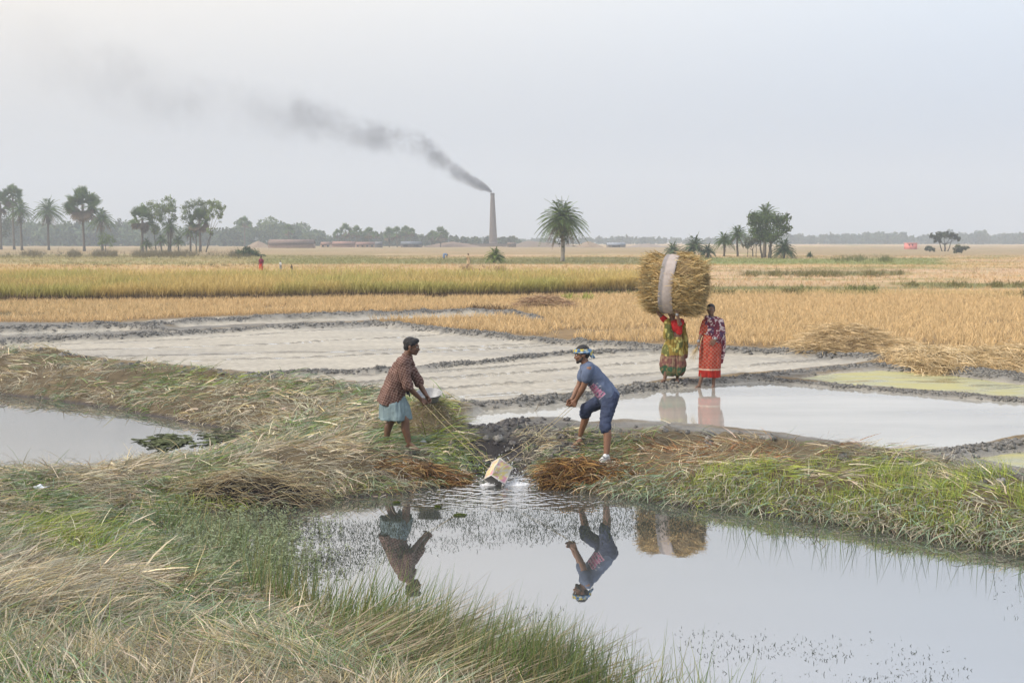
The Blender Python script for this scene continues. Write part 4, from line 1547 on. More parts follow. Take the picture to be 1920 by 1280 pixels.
CHD = 605.0
cb_ = tree_base(925, 462, CHD)
ct = at(923.4, 362, CHD)
ch = empty("kiln_chimney", cb_, "tall tapering brick kiln chimney with dark smoke leaving its top", "chimney")
a = Acc()
M_brick = brick_mat()
hs = [-1.5, 0, .01, 1.5, 1.55] + list(np.linspace(3, (ct[2] - cb_[2]) * .985, 9))
ht = ct[2] - cb_[2]
P = np.array([cb_ + (ct - cb_) * (q / ht) for q in hs])
rad = [2.6, 2.6, 2.6, 2.55, 2.2] + list(np.linspace(2.1, .98, 9))
a.tube(P, rad, 20, BR)
a.build("shaft", M_brick, ch)
a = Acc()
a.tube(np.array([cb_ + (ct - cb_) * q for q in (.955, .965, .985, 1.0)]), [1.0, 1.13, 1.13, 1.02], 20, (.09, .075, .07))
a.build("crown_ring", M_wall, ch)


def shed(name, label, x0, x1, yb, yt, D, wall, roof, kind="gable", openings=0, cat="building", rc=.5):
    s = F / D
    b = tree_base((x0 + x1) / 2, yb, D)
    wd = (x1 - x0) / s
    hh = (yb - yt) / s * 1.0
    root = empty(name, b, label, cat)
    dp_ = max(4.0, wd * .25)
    wh = hh * rc
    a = Acc()
    a.box(b + [0, 0, wh / 2 - .3], (wd * .97, dp_, wh + .6), wall)
    a.build("wall", M_wall, root)
    a = Acc()
    zz = b[2] + wh
    if kind == "gable":
        V = []
        for xx in (-wd / 2, wd / 2):
            V += [[b[0] + xx, b[1] - dp_ * .62, zz - .1], [b[0] + xx * .97, b[1], b[2] + hh], [b[0] + xx, b[1] + dp_ * .62, zz - .1], [b[0] + xx * .97, b[1], b[2] + hh - .25]]
        a.add(V, [[0, 4, 5, 1], [1, 5, 6, 2], [0, 3, 7, 4], [3, 2, 6, 7], [0, 1, 2, 3], [4, 7, 6, 5]], roof)
    else:
        a.box(b + [0, 0, wh + (hh - wh) / 2 + .002], (wd, dp_ * 1.05, hh - wh), roof)
    a.build("roof", M_wall, root)
    for k in range(openings):
        a = Acc()
        xx = b[0] - wd / 2 + wd * (k + .5) / openings
        a.box([xx, b[1] - dp_ / 2 - .02, b[2] + wh * .5], (wd / openings * .4, .15, wh * .62), (.05, .04, .04))
        a.build("doorway", M_wall, root)
    return root


shed("brick_shed", "long low brick shed with a dull red roof beneath the dense wood", 505, 592, 467, 451, 470, (.27, .18, .135), (.19, .135, .115), openings=0)
shed("brick_shed", "small pale walled shed right of the long low shed", 603, 622, 465, 455, 520, (.48, .34, .24), (.25, .15, .12), openings=2)
shed("brick_shed", "reddish shed between the pale shed and the open-fronted shed", 624, 668, 466, 455, 530, (.33, .20, .15), (.28, .16, .13), openings=0)
shed("brick_shed", "open-fronted shed with light doorways below the far fan palms", 668, 704, 466, 456, 520, (.42, .28, .20), (.25, .15, .13), openings=4)
shed("dark_hut", "small dark hut with a steep roof, left of the brick stacks", 704, 718, 468, 457, 500, (.16, .14, .13), (.15, .15, .16))
shed("dark_hut", "dark low hut with a blue grey roof in front of the second fan palm run", 752, 792, 466, 455, 520, (.17, .14, .13), (.14, .16, .19), openings=2)
shed("dark_hut", "earth brown pointed hut just right of the kiln chimney", 951, 968, 466, 457, 540, (.18, .14, .11), (.15, .11, .09))
shed("grey_roof_hut", "hut with a blue grey sheet roof right of the lone palm", 1136, 1172, 467, 458, 520, (.28, .24, .20), (.26, .29, .34), openings=1)
shed("brick_kiln", "broad flat brick kiln bank at the foot of the chimney", 855, 952, 465, 459, 585, (.20, .155, .13), (.17, .14, .12), "flat", rc=.8)


def mound(name, label, x0, x1, yb, yt, D, col, cat="mound", peak=.5):
    s = F / D
    b = tree_base((x0 + x1) / 2, yb, D)
    wd = (x1 - x0) / s
    hh = (yb - yt) / s
    a = Acc()
    nu, nv = 34, 14
    U, V_ = np.meshgrid(np.linspace(-1, 1, nu), np.linspace(-1, 1, nv), indexing="ij")
    e_ = np.where(U < 2 * peak - 1, (U + 1) / (2 * peak), (1 - U) / (2 - 2 * peak))
    z = hh * np.clip(e_, 0, 1) ** .75 * np.clip(1 - np.abs(V_) ** 2, 0, 1) * (.85 + .3 * fbm(U * 5, V_ * 5, 1, 95)) - .1
    P = np.stack([b[0] + U * wd / 2, b[1] + V_ * min(wd * .3, 14), b[2] + z], -1).reshape(-1, 3)
    i_ = np.arange(nu - 1)[:, None] * nv
    j_ = np.arange(nv - 1)[None]
    a.add(P, np.stack([i_ + j_, i_ + nv + j_, i_ + nv + j_ + 1, i_ + j_ + 1], -1).reshape(-1, 4), col)
    o = a.build(name, M_ground)
    tag(o, label, cat)


mound("clay_mound", "long reddish bank of stacked bricks left of the kiln chimney", 792, 905, 468, 458, 560, (.22, .155, .12))
mound("clay_mound", "low brown clay bank running right of the kiln chimney", 945, 1100, 468, 457, 560, (.19, .15, .12), peak=.3)
mound("clay_mound", "pointed light brown clay mound beside the lone palm", 1078, 1132, 468, 456, 520, (.27, .20, .14), peak=.45)
mound("clay_mound", "thin grey rubble bank right of the grey roofed hut", 1170, 1255, 468, 461, 540, (.27, .22, .19))
mound("clay_mound", "pinkish clay bank between the middle tree group and the long shed", 462, 510, 468, 455, 480, (.27, .205, .15))

s_ = F / 420
pb = tree_base(1705, 467, 420)
ph = empty("pink_house", pb, "small bright pink flat-roofed house far off on the right", "house")
a = Acc()
wd, hh = 19 / s_, 11.5 / s_
a.box(pb + [0, 0, hh / 2 - .1], (wd, 3.2, hh + .2), (.75, .26, .24))
a.build("wall", M_wall, ph)
a = Acc()
a.box(pb + [0, 0, hh + .09], (wd * 1.12, 3.7, .18), (.7, .45, .45))
a.build("roof", M_wall, ph)
for q in (-.28, .02):
    a = Acc()
    a.box(pb + [wd * q, -1.62, hh * .68], (.45, .1, .5), (.05, .04, .04))
    a.build("window", M_wall, ph)
a = Acc()
a.box(pb + [wd * .32, -1.62, .85], (.6, .1, 1.6), (.5, .15, .13))
a.build("door", M_wall, ph)
for q in (-1, 1):
    a = Acc()
    a.box(pb + [wd * .5 + .75 if q > 0 else wd * .5 + .75, -1.3 * q, hh / 2], (.15, .15, hh), (.7, .5, .5))
    a.build("post", M_wall, ph)

# ------------------------------------------------------------------ smoke
plume = [(922.5, 360, 3.2), (915, 354, 7), (900, 347, 13), (880, 337, 17), (850, 320, 24), (825, 300, 32), (800, 280, 36), (765, 268, 34), (720, 262, 42), (670, 248, 48), (620, 236, 52), (560, 222, 66), (500, 216, 70), (420, 205, 75), (330, 180, 88), (220, 150, 100), (100, 110, 120), (-60, 70, 150)]
tau = [2.2, 2.2, 1.5, 1.1, .95, .75, .62, .42, .50, .34, .30, .40, .24, .14, .20, .15, .08, .0]
PW = np.array([at(a_, b__, CHD) for a_, b__, _ in plume])
RW = np.array([r / (F / CHD) for _, _, r in plume]) * 1.15
TAU = np.array(tau)
a = Acc()
k0 = Acc()
# the hull follows the plume, wide enough for the ragged edge
tt = np.linspace(0, len(plume) - 1, 44)
PP = np.stack([np.interp(tt, np.arange(len(plume)), PW[:, q]) for q in range(3)], 1)
PP[0, 2] += .1
RR2 = np.interp(tt, np.arange(len(plume)), RW) * .9
k0.tube(PP, RR2 * 1.05, 20, (1, 1, 1))
ms_, nt, b = newmat("coal_smoke")
N, Lk = nt.nodes, nt.links
N.remove(b)
pv = N.new("ShaderNodeVolumePrincipled")
pv.inputs["Color"].default_value = (.10, .10, .13, 1)
Lk.new(pv.outputs[0], N["Material Output"].inputs["Volume"])
geo = N.new("ShaderNodeNewGeometry")
sx = N.new("ShaderNodeSeparateXYZ")
Lk.new(geo.outputs["Position"], sx.inputs[0])
xa, xb = PW[-1, 0], PW[0, 0] + .3
zlo, zhi = 20.0, 130.0
mr = N.new("ShaderNodeMapRange")
mr.inputs[1].default_value = xb
mr.inputs[2].default_value = xa
Lk.new(sx.outputs[0], mr.inputs[0])


def curve(vals, lo, hi):
    n = N.new("ShaderNodeFloatCurve")
    cu = n.mapping.curves[0]
    xs_ = (xb - PW[:, 0]) / (xb - xa)
    ys_ = (np.asarray(vals) - lo) / (hi - lo)
    while len(cu.points) < len(xs_):
        cu.points.new(.5, .5)
    od = np.argsort(xs_)
    for p, q in zip(cu.points, od):
        p.location = (float(np.clip(xs_[q], 0, 1)), float(np.clip(ys_[q], 0, 1)))
        p.handle_type = "VECTOR"
    n.mapping.update()
    Lk.new(mr.outputs[0], n.inputs[1])
    m = N.new("ShaderNodeMapRange")
    m.inputs[3].default_value = lo
    m.inputs[4].default_value = hi
    Lk.new(n.outputs[0], m.inputs[0])
    return m.outputs[0]


def math_(op, a, b=None, clamp=False):
    n = N.new("ShaderNodeMath")
    n.operation = op
    n.use_clamp = clamp
    for i_, v in enumerate((a, b)):
        if v is None:
            continue
        if isinstance(v, (int, float)):
            n.inputs[i_].default_value = v
        else:
            Lk.new(v, n.inputs[i_])
    return n.outputs[0]


zc = curve(PW[:, 2], zlo, zhi)
rc_ = curve(RW, 0, 50)
dc = curve(np.clip(TAU / (1.25 * RW), 0, .8) ** .5, 0, 1)
dz_ = math_("SUBTRACT", sx.outputs[2], zc)
dy_ = math_("SUBTRACT", sx.outputs[1], CHD)
rad_ = math_("SQRT", math_("ADD", math_("MULTIPLY", dz_, dz_), math_("MULTIPLY", dy_, dy_)))
rel = math_("DIVIDE", rad_, rc_)
n1 = N.new("ShaderNodeTexNoise")
n1.inputs["Scale"].default_value = .10
n1.inputs["Detail"].default_value = 5
n1.inputs["Roughness"].default_value = .72
n1.inputs["Distortion"].default_value = .6
Lk.new(geo.outputs["Position"], n1.inputs[0])
# ragged: radius test pushed in and out by the noise
amp = N.new("ShaderNodeMapRange")
amp.inputs[1].default_value = 2
amp.inputs[2].default_value = 14
amp.inputs[3].default_value = -2.2
amp.inputs[4].default_value = -4.6
Lk.new(rc_, amp.inputs[0])
n2 = N.new("ShaderNodeTexNoise")
n2.inputs["Scale"].default_value = .38
n2.inputs["Detail"].default_value = 5
n2.inputs["Distortion"].default_value = .8
Lk.new(geo.outputs["Position"], n2.inputs[0])
edge = math_("ADD", math_("ADD", rel, math_("MULTIPLY", math_("SUBTRACT", n2.outputs[0], .5), -2.4)), math_("MULTIPLY", math_("SUBTRACT", n1.outputs[0], .5), amp.outputs[0]))
mk = N.new("ShaderNodeMapRange")
mk.interpolation_type = "SMOOTHSTEP"
mk.inputs[1].default_value = 1.0
mk.inputs[2].default_value = -.1
Lk.new(edge, mk.inputs[0])
soft = N.new("ShaderNodeMapRange")
soft.interpolation_type = "SMOOTHSTEP"
soft.inputs[1].default_value = .88
soft.inputs[2].default_value = .4
Lk.new(rel, soft.inputs[0])
n3 = N.new("ShaderNodeTexNoise")
n3.inputs["Scale"].default_value = .032
n3.inputs["Detail"].default_value = 2
Lk.new(geo.outputs["Position"], n3.inputs[0])
mk3 = N.new("ShaderNodeMapRange")
mk3.interpolation_type = "SMOOTHSTEP"
mk3.inputs[1].default_value = .36
mk3.inputs[2].default_value = .60
mk3.inputs[3].default_value = .35
mk3.inputs[4].default_value = 1.3
Lk.new(n3.outputs[0], mk3.inputs[0])
dens = math_("MULTIPLY", mk3.outputs[0], math_("MULTIPLY", math_("MULTIPLY", math_("MULTIPLY", dc, dc), mk.outputs[0]), math_("MULTIPLY", soft.outputs[0], 1.8)))
Lk.new(dens, pv.inputs["Density"])
o = k0.build("smoke", ms_)
tag(o, "dark smoke drifting left from the kiln chimney and thinning into the sky", "smoke", kind="stuff")
# ------------------------------------------------------------------ people
def V3(*a):
    return np.array(a, float)


def nrm(v):
    return v / (np.linalg.norm(v) + 1e-9)


def cap(p0, r0, p1, r1, n=14):
    """a tapered capsule as (verts, quads)"""
    p0, p1 = np.asarray(p0, float), np.asarray(p1, float)
    t = nrm(p1 - p0)
    ref = V3(0, 0, 1) if abs(t[2]) < .9 else V3(1, 0, 0)
    a = nrm(np.cross(t, ref))
    b = np.cross(t, a)
    C_, R_ = [], []
    for q in np.linspace(-math.pi / 2 * .98, 0, 5):
        C_.append(p0 + t * math.sin(q) * r0)
        R_.append(math.cos(q) * r0)
    for q in np.linspace(0, math.pi / 2 * .98, 5):
        C_.append(p1 + t * math.sin(q) * r1)
        R_.append(math.cos(q) * r1)
    an = np.arange(n) / n * 2 * math.pi
    V = np.array(C_)[:, None] + (a * np.cos(an)[:, None] + b * np.sin(an)[:, None])[None] * np.array(R_)[:, None, None]
    K = len(C_)
    i_ = np.arange(K - 1)[:, None] * n
    j_ = np.arange(n)[None]
    j2 = (j_ + 1) % n
    Q_ = np.stack([i_ + j_, i_ + j2, i_ + n + j2, i_ + n + j_], -1).reshape(-1, 4)
    V = V.reshape(-1, 3)
    e0, e1 = [], []
    for q in range(0, n, 2):
        e0.append([len(V), (q + 2) % n, q + 1, q])
        o_ = (K - 1) * n
        e1.append([len(V) + 1, o_ + q, o_ + q + 1, o_ + (q + 2) % n])
    V = np.concatenate([V, [C_[0]], [C_[-1]]])
    return V, np.concatenate([Q_, e0, e1])


def ell(c, r, fx=V3(1, 0, 0), fz=V3(0, 0, 1), n=16):
    fx = nrm(fx)
    fy = nrm(np.cross(fz, fx))
    fz = np.cross(fx, fy)
    V, Q_ = cap((0, 0, -.0001), 1, (0, 0, .0001), 1, n)
    V = V * np.asarray(r, float)
    return V[:, :1] * fx + V[:, 1:2] * fy + V[:, 2:3] * fz + np.asarray(c, float), Q_


def loft(P, ra, rb, side, n=22, wav=0, wa=0.0, ph=0.0):
    """rings along P; ra along `side`, rb across it; wav waves of relative depth wa growing towards the end"""
    P = np.asarray(P, float)
    T = np.gradient(P, axis=0)
    T /= np.linalg.norm(T, axis=1, keepdims=True)
    K = len(P)
    an = np.arange(n) / n * 2 * math.pi
    rows = []
    for k in range(K):
        a = side - T[k] * (side @ T[k])
        a = nrm(a)
        b = np.cross(T[k], a)
        m = 1 + (wa * (k / (K - 1)) * np.cos(wav * an + ph + k * .15) if wav else 0)
        rows.append(P[k] + (a * (ra[k] * np.cos(an) * m)[:, None] + b * (rb[k] * np.sin(an) * m)[:, None]))
    V = np.array(rows).reshape(-1, 3)
    i_ = np.arange(K - 1)[:, None] * n
    j_ = np.arange(n)[None]
    j2 = (j_ + 1) % n
    Q_ = np.stack([i_ + j_, i_ + j2, i_ + n + j2, i_ + n + j_], -1).reshape(-1, 4)
    e = []
    for q in range(0, n, 2):
        e.append([len(V), (q + 2) % n, q + 1, q])
        o_ = (K - 1) * n
        e.append([len(V) + 1, o_ + q, o_ + q + 1, o_ + (q + 2) % n])
    V = np.concatenate([V, P[:1], P[-1:]])
    return V, np.concatenate([Q_, e])


def chain(pts):
    """pts: [(p, r), ...] -> capsules"""
    return [cap(pts[i_][0], pts[i_][1], pts[i_ + 1][0], pts[i_ + 1][1]) for i_ in range(len(pts) - 1)]


def fuse(name, pieces, m, parent, colf, voxel=.008, smooth=4, fold=None):
    a = Acc()
    for V, Q_ in pieces:
        a.add(V, Q_, (1, 1, 1))
    me = quad_mesh("tmp", np.concatenate(a.V), np.concatenate(a.Q))
    ob = bpy.data.objects.new("tmp", me)
    C.objects.link(ob)
    md = ob.modifiers.new("r", "REMESH")
    md.mode = "VOXEL"
    md.voxel_size = voxel
    md.adaptivity = 0
    ms = ob.modifiers.new("s", "SMOOTH")
    ms.iterations = smooth
    ms.factor = .5
    dg = bpy.context.evaluated_depsgraph_get()
    me2 = bpy.data.meshes.new_from_object(ob.evaluated_get(dg))
    bpy.data.objects.remove(ob)
    bpy.data.meshes.remove(me)
    n = len(me2.vertices)
    P = np.empty(n * 3, np.float32)
    me2.vertices.foreach_get("co", P)
    P = P.reshape(-1, 3).astype(float)
    if fold:
        amp, sc, st_ = fold
        Nn = np.empty(n * 3, np.float32)
        me2.vertices.foreach_get("normal", Nn)
        Nn = Nn.reshape(-1, 3)
        q = P * np.array(st_)
        f = 1 - np.abs(vn3(q, sc) * 2 - 1) * 1.6
        g = vn3(q, sc * .45, 3) - .5
        P = P + Nn * (amp * (f * .7 + g * .6))[:, None]
        me2.vertices.foreach_set("co", P.astype(np.float32).ravel())
    me2.update()
    me2.materials.clear()
    setcol(me2, colf(P) if callable(colf) else np.array(colf))
    me2.name = name
    return link(name, me2, m, parent, True)


def hand(wr, d, palm, th_side, curl=.9, s=1.0, spread=.12):
    """palm, four unequal fingers with knuckle bends and a thumb off the side"""
    d = nrm(d)
    th_side = nrm(th_side - d * (th_side @ d))
    pn = nrm(palm - d * (palm @ d) - th_side * (palm @ th_side))
    out = []
    k0 = wr + d * .085 * s
    for q, o_ in enumerate((.033, .011, -.011, -.031)):
        base = k0 + th_side * o_ * s
        out.append(cap(wr + th_side * o_ * .55 * s, .015 * s, base, .0125 * s))
        L = (.040, .045, .042, .033)[q] * s
        r = (.0092, .0095, .009, .008)[q] * s
        p = base
        ang = curl * (.75 + .1 * q)
        dd = nrm(d + th_side * o_ / .03 * spread)
        for seg, f in enumerate((1, .65, .5)):
            a_ = ang * (1, 1.9, 2.6)[seg]
            di = dd * math.cos(a_) + pn * math.sin(a_)
            p2 = p + di * L * f
            out.append(cap(p, r * (1 - .1 * seg), p2, r * (.93 - .1 * seg), 10))
            p = p2
    t0 = wr + d * .02 * s + th_side * .02 * s
    t1 = t0 + (d * .55 + th_side * .6 + pn * .45) * .045 * s
    t2 = t1 + nrm(d * .7 + th_side * .05 + pn * .75) * .032 * s
    t3 = t2 + nrm(d * .6 - th_side * .25 + pn * .8) * .024 * s
    out += [cap(t0, .014 * s, t1, .012 * s), cap(t1, .011 * s, t2, .010 * s), cap(t2, .010 * s, t3, .0085 * s)]
    return out


def foot(an, d, s=1.0, up=V3(0, 0, 1)):
    """ankle at `an`, toes along d; sole .075 below the ankle"""
    d = nrm(d)
    sd_ = nrm(np.cross(up, d))
    o = []
    heel = an - up * .05 * s - d * .03 * s
    ball = an - up * .062 * s + d * .12 * s
    o.append(cap(an, .034 * s, heel, .030 * s))
    o.append(cap(an + up * .01, .033 * s, ball, .022 * s))
    for k in (-.022, 0, .024):
        o.append(cap(heel + up * -.004, .024 * s, ball + sd_ * k * s, .018 * s))
    for k in range(5):
        b_ = ball + sd_ * (.030 - .0155 * k) * s
        tl_ = (.046, .042, .038, .033, .027)[k] * s
        o.append(cap(b_, .0125 * s, b_ + d * tl_ - up * .008 * s, (.0115, .009, .0085, .008, .0075)[k] * s, 10))
    return o


def head(c, f, up, s=1.0, nose=1.0, jaw=1.0):
    """c: middle of the head, f: facing. Head height about .22 s. Returns the pieces of the skull and the eye spots"""
    f = nrm(f - up * (f @ up))
    sd_ = nrm(np.cross(up, f))

    def q(a, b, c_):
        return c + (f * a + sd_ * b + up * c_) * s
    o = [ell(q(-.012, 0, .030), V3(.098, .076, .084) * s, f, up), ell(q(.025, 0, -.03), V3(.062, .058, .075) * s, f, up),
         cap(q(.03, .022, -.075 * jaw), .026 * s, q(.062, 0, -.082 * jaw), .024 * s), cap(q(.03, -.022, -.075 * jaw), .026 * s, q(.062, 0, -.082 * jaw), .024 * s),
         cap(q(-.01, .045, -.045), .024 * s, q(.035, .028, -.075 * jaw), .02 * s), cap(q(-.01, -.045, -.045), .024 * s, q(.035, -.028, -.075 * jaw), .02 * s),
         cap(q(.083, 0, .012), .0095 * s, q(.104 * nose, 0, -.028), .0115 * s), cap(q(.090, .012, -.03), .008 * s, q(.090, -.012, -.03), .008 * s),
         cap(q(.078, .034, .026), .010 * s, q(.088, .008, .024), .010 * s), cap(q(.078, -.034, .026), .010 * s, q(.088, -.008, .024), .010 * s),
         cap(q(.062, .036, -.022), .018 * s, q(.070, .022, -.03), .016 * s), cap(q(.062, -.036, -.022), .018 * s, q(.070, -.022, -.03), .016 * s),
         cap(q(.078, .018, -.053), .0085 * s, q(.088, 0, -.052), .0095 * s), cap(q(.078, -.018, -.053), .0085 * s, q(.088, 0, -.052), .0095 * s),
         cap(q(.078, .015, -.064), .008 * s, q(.086, 0, -.064), .009 * s), cap(q(.078, -.015, -.064), .008 * s, q(.086, 0, -.064), .009 * s)]
    for k in (-1, 1):
        o.append(ell(q(-.008, .078 * k, -.005), V3(.020, .009, .032) * s, f, up))
    return o, [q(.079, .030, .008), q(.079, -.030, .008)], q, f, sd_


def eyes(root, E, f, s=1.0):
    for e in E:
        o = Acc()
        V, Q_ = ell(e, V3(.011, .014, .009) * s, f)
        o.add(V, Q_, (.5, .47, .43))
        V, Q_ = ell(e + f * .006 * s, V3(.0075, .0075, .0075) * s, f)
        o.add(V, Q_, (.012, .009, .008))
        o.build("eye", M_skin, root, True)


def rope(name, label, p0, p1, sag, r=.0034, col=(.42, .35, .20), group=None):
    a = Acc()
    t = np.linspace(0, 1, 30)[:, None]
    for k in range(2):
        P = p0 + (p1 - p0) * t + V3(0, 0, -1) * sag * 4 * t * (1 - t)
        ph = t[:, 0] * 90 + k * math.pi
        P = P + np.stack([np.cos(ph), np.sin(ph), 0 * ph], 1) * r * .5
        a.tube(P, r * .8, 6, col)
    o = a.build(name, M_rope, None, True)
    tag(o, label, "rope", group)
    return o


BROWNSK = lc(.14, .075, .048)
TANSK = lc(.20, .105, .065)

# ---------------- man in the checked shirt
D1 = 16.4
q1 = lambda px, py, dy=0.0: at(px, py, D1 + dy)
fl, fr = q1(724, 829, .10), q1(767.5, 836, -.12)
gz1 = float(HH(fl[0], fl[1])), float(HH(fr[0], fr[1]))
p = V3(q1(745, 830)[0], D1, min(gz1))
man1 = empty("person", p, "person in a brown checked shirt and pale blue wrap bending to pull a rope", "person")
hd = q1(772, 650)
fdir = nrm(V3(1, -.12, -.18))
upv = nrm(V3(.12, 0, 1))
hp, E, hq, hf, hs_ = head(hd, fdir, upv, 1.06)
neckb = q1(761, 671)
chest = q1(752, 692)
waist = q1(739, 722)
pelv = q1(737, 746)
body = list(hp)
body += [cap(hd - upv * .04 - hf * .03, .055, neckb, .06)]
body += [ell(chest, (.12, .18, .16), V3(1, 0, -.5), V3(.5, 0, 1)), ell(waist, (.11, .15, .16)), ell(pelv, (.12, .16, .13))]
sh_n, sh_f = q1(754, 680, -.17), q1(763, 681, .17)
el_n, el_f = q1(765, 723, -.20), q1(785, 716, .16)
wr_n, wr_f = q1(789, 748, -.07), q1(800, 742, .05)
body += chain([(neckb - V3(0, 0, .03), .06), (sh_n, .058), (el_n, .042), (wr_n, .028)])
body += chain([(neckb - V3(0, 0, .03), .06), (sh_f, .058), (el_f, .042), (wr_f, .028)])
body += chain([(el_n + V3(.01, 0, -.01), .040), ((el_n * .65 + wr_n * .35) + V3(0, 0, -.008), .041), (wr_n, .027)])
body += chain([(el_f + V3(.01, 0, -.01), .040), ((el_f * .65 + wr_f * .35) + V3(0, 0, -.008), .041), (wr_f, .027)])
hdn = nrm(V3(.8, .25, -.75))
hdf = nrm(V3(.55, -.25, -.85))
body += hand(wr_n, hdn, V3(-.3, .9, -.3), V3(.4, .5, .6), 1.0)
body += hand(wr_f, hdf, V3(-.5, -.8, -.2), V3(.5, -.5, .5), 1.0)
knb, knf = q1(735, 784, .10), q1(760, 787, -.12)
fl2 = V3(fl[0], fl[1], gz1[0] + .075)
fr2 = V3(fr[0], fr[1], gz1[1] + .075)
body += chain([(pelv + V3(-.02, .08, -.02), .08), (knb, .058), (knb * .6 + fl2 * .4 + V3(-.02, 0, 0), .058), (fl2, .034)])
body += chain([(pelv + V3(.02, -.08, -.02), .08), (knf, .058), (knf * .6 + fr2 * .4 + V3(-.02, 0, 0), .060), (fr2, .034)])
body += foot(fl2, V3(1, -.15, 0)) + foot(fr2, V3(1, -.35, 0))


def skincol(base, q, lip=True):
    def f(P):
        c = np.tile(base, (len(P), 1)) * (1 + .25 * (vn3(P, .05) - .5))[:, None]
        return c
    return f


fuse("body", body, M_skin, man1, skincol(BROWNSK, hq), .0062, 2)
eyes(man1, E, hf, 1.0)
hair = [ell(hq(-.022, 0, .048), V3(.100, .084, .082) * 1.06, hf, upv), ell(hq(-.055, 0, .0), V3(.055, .072, .07) * 1.06, hf, upv), ell(hq(.03, .0, .088), V3(.062, .062, .034) * 1.06, hf, upv), cap(hq(.0, .072, .02), .012, hq(.005, .074, .045), .014), cap(hq(.0, -.072, .02), .012, hq(.005, -.074, .045), .014)]
fuse("hair", hair, M_hair, man1, lc(.012, .011, .012), .007, 2, (.006, .02, (1, 1, 1)))
must = [cap(hq(.094, .004, -.0445), .0065, hq(.080, .026, -.052), .0045), cap(hq(.094, -.004, -.0445), .0065, hq(.080, -.026, -.052), .0045)]
fuse("moustache", must, M_hair, man1, lc(.012, .011, .012), .004, 1)
for k in (-1, 1):
    fuse("eyebrow", [cap(hq(.090, .012 * k, .030), .004, hq(.080, .042 * k, .030), .0035)], M_hair, man1, lc(.012, .011, .012), .003, 1)


def plaid(ax, stripe, c0, c1, c2):
    ax = nrm(ax)
    bx = nrm(np.cross(ax, V3(0, 1, 0)))

    def f(P):
        u = P @ ax / stripe + vn3(P, .12, 2) * 1.1
        v = P @ bx / stripe + vn3(P, .12, 4) * 1.1 + P[:, 1] / stripe * .4
        su = np.abs((u % 1) - .5)
        sv = np.abs((v % 1) - .5)
        w_ = np.clip((su > .38).astype(float) + (sv > .38), 0, 1)
        d_ = np.clip(((su < .12).astype(float) + (sv < .12)) * .5, 0, 1)
        c = c0 * (1 - w_[:, None]) + c1 * w_[:, None]
        c = c * (1 - d_[:, None]) + c2 * d_[:, None]
        return c * (1 + .3 * (vn3(P, .07, 5) - .5))[:, None]
    return f


hem_c = q1(735, 752)
sd1 = V3(0, 1, 0)
SP = [q1(765, 669), q1(760, 677), q1(754, 690), q1(748, 704), q1(743, 720), q1(737, 736), q1(733, 750), q1(731.5, 757)]
shirt = [loft(SP, [.07, .15, .20, .205, .205, .21, .215, .22], [.075, .10, .135, .15, .155, .165, .175, .18], sd1, 30, 5, .06)]
shirt += chain([(sh_n + V3(0, .03, 0), .085), (sh_n * .45 + el_n * .55, .078), (el_n * .95 + sh_n * .05, .068)])
shirt += chain([(sh_f + V3(0, -.03, 0), .085), (sh_f * .45 + el_f * .55, .078), (el_f * .95 + sh_f * .05, .066)])
shirt += [cap(el_n * .93 + sh_n * .07 + V3(0, 0, 0), .073, el_n, .070), cap(el_f * .93 + sh_f * .07, .072, el_f, .068)]
shirt += [cap(q1(770, 673), .03, q1(776, 684), .022), cap(q1(762, 668), .055, q1(766, 671), .055)]
fuse("shirt", shirt, M_cloth, man1, plaid(V3(.45, 0, 1), .034, lc(.125, .062, .045), lc(.235, .165, .14), lc(.065, .03, .03)), .0065, 3, (.018, .085, (1.3, 1, .7)))
# open shirt tail showing the dark lining
fuse("shirt_lining", [cap(q1(762, 722, -.195), .016, q1(768, 742, -.15), .012), cap(q1(757, 716, -.21), .012, q1(764, 738, -.17), .014)], M_cloth, man1, lc(.02, .018, .03), .006, 1)
LP = [q1(737, 744), q1(738, 757), q1(740, 767), q1(742, 777), q1(742, 784)]
fuse("wrap", [loft(LP, [.18, .22, .24, .25, .255], [.165, .20, .215, .225, .23], sd1, 40, 6, .10, 1.0), cap(q1(750, 783, .1), .035, q1(748, 790, .1), .028)], M_cloth, man1, lambda P: np.tile(lc(.18, .245, .265), (len(P), 1)) * (1 + .35 * (vn3(P, .05, 6) - .5))[:, None], .007, 2, (.016, .07, (1.5, 1.2, .35)))

# ---------------- man in the blue headband
D2 = 15.95
q2 = lambda px, py, dy=0.0: at(px, py, D2 + dy)
ankF, ankR = at(1088, 815, D2 + .30), at(1137, 846, D2 - .32)
zF, zR = float(HH(ankF[0], ankF[1])), float(HH(ankR[0], ankR[1]))
man2 = empty("person", V3(q2(1112, 840)[0], D2, min(zF, zR)), "person in a blue T-shirt, rolled jeans and patterned headband leaning back on a rope", "person")
hd = q2(1091, 665)
fdir = nrm(V3(-1, -.10, -.10))
upv = nrm(V3(-.14, 0, 1))
hp, E, hq, hf, hs_ = head(hd, fdir, upv, 1.0)
neckb, chest, belly, pelv = q2(1100, 686), q2(1109, 703), q2(1128, 728), q2(1141, 744)
ax2 = nrm(chest - pelv)
body = list(hp) + [cap(hd + V3(.02, 0, -.05), .052, neckb, .058)]
body += [ell(chest, (.10, .165, .17), np.cross(V3(0, 1, 0), ax2), ax2), ell(belly, (.10, .14, .16), np.cross(V3(0, 1, 0), ax2), ax2), ell(pelv, (.12, .155, .12))]
sh_n, sh_f = q2(1104, 692, -.17), q2(1097, 692, .17)
el_n, el_f = q2(1095, 723, -.15), q2(1086, 722, .14)
wr_n, wr_f = q2(1080, 750, -.04), q2(1073, 748, .05)
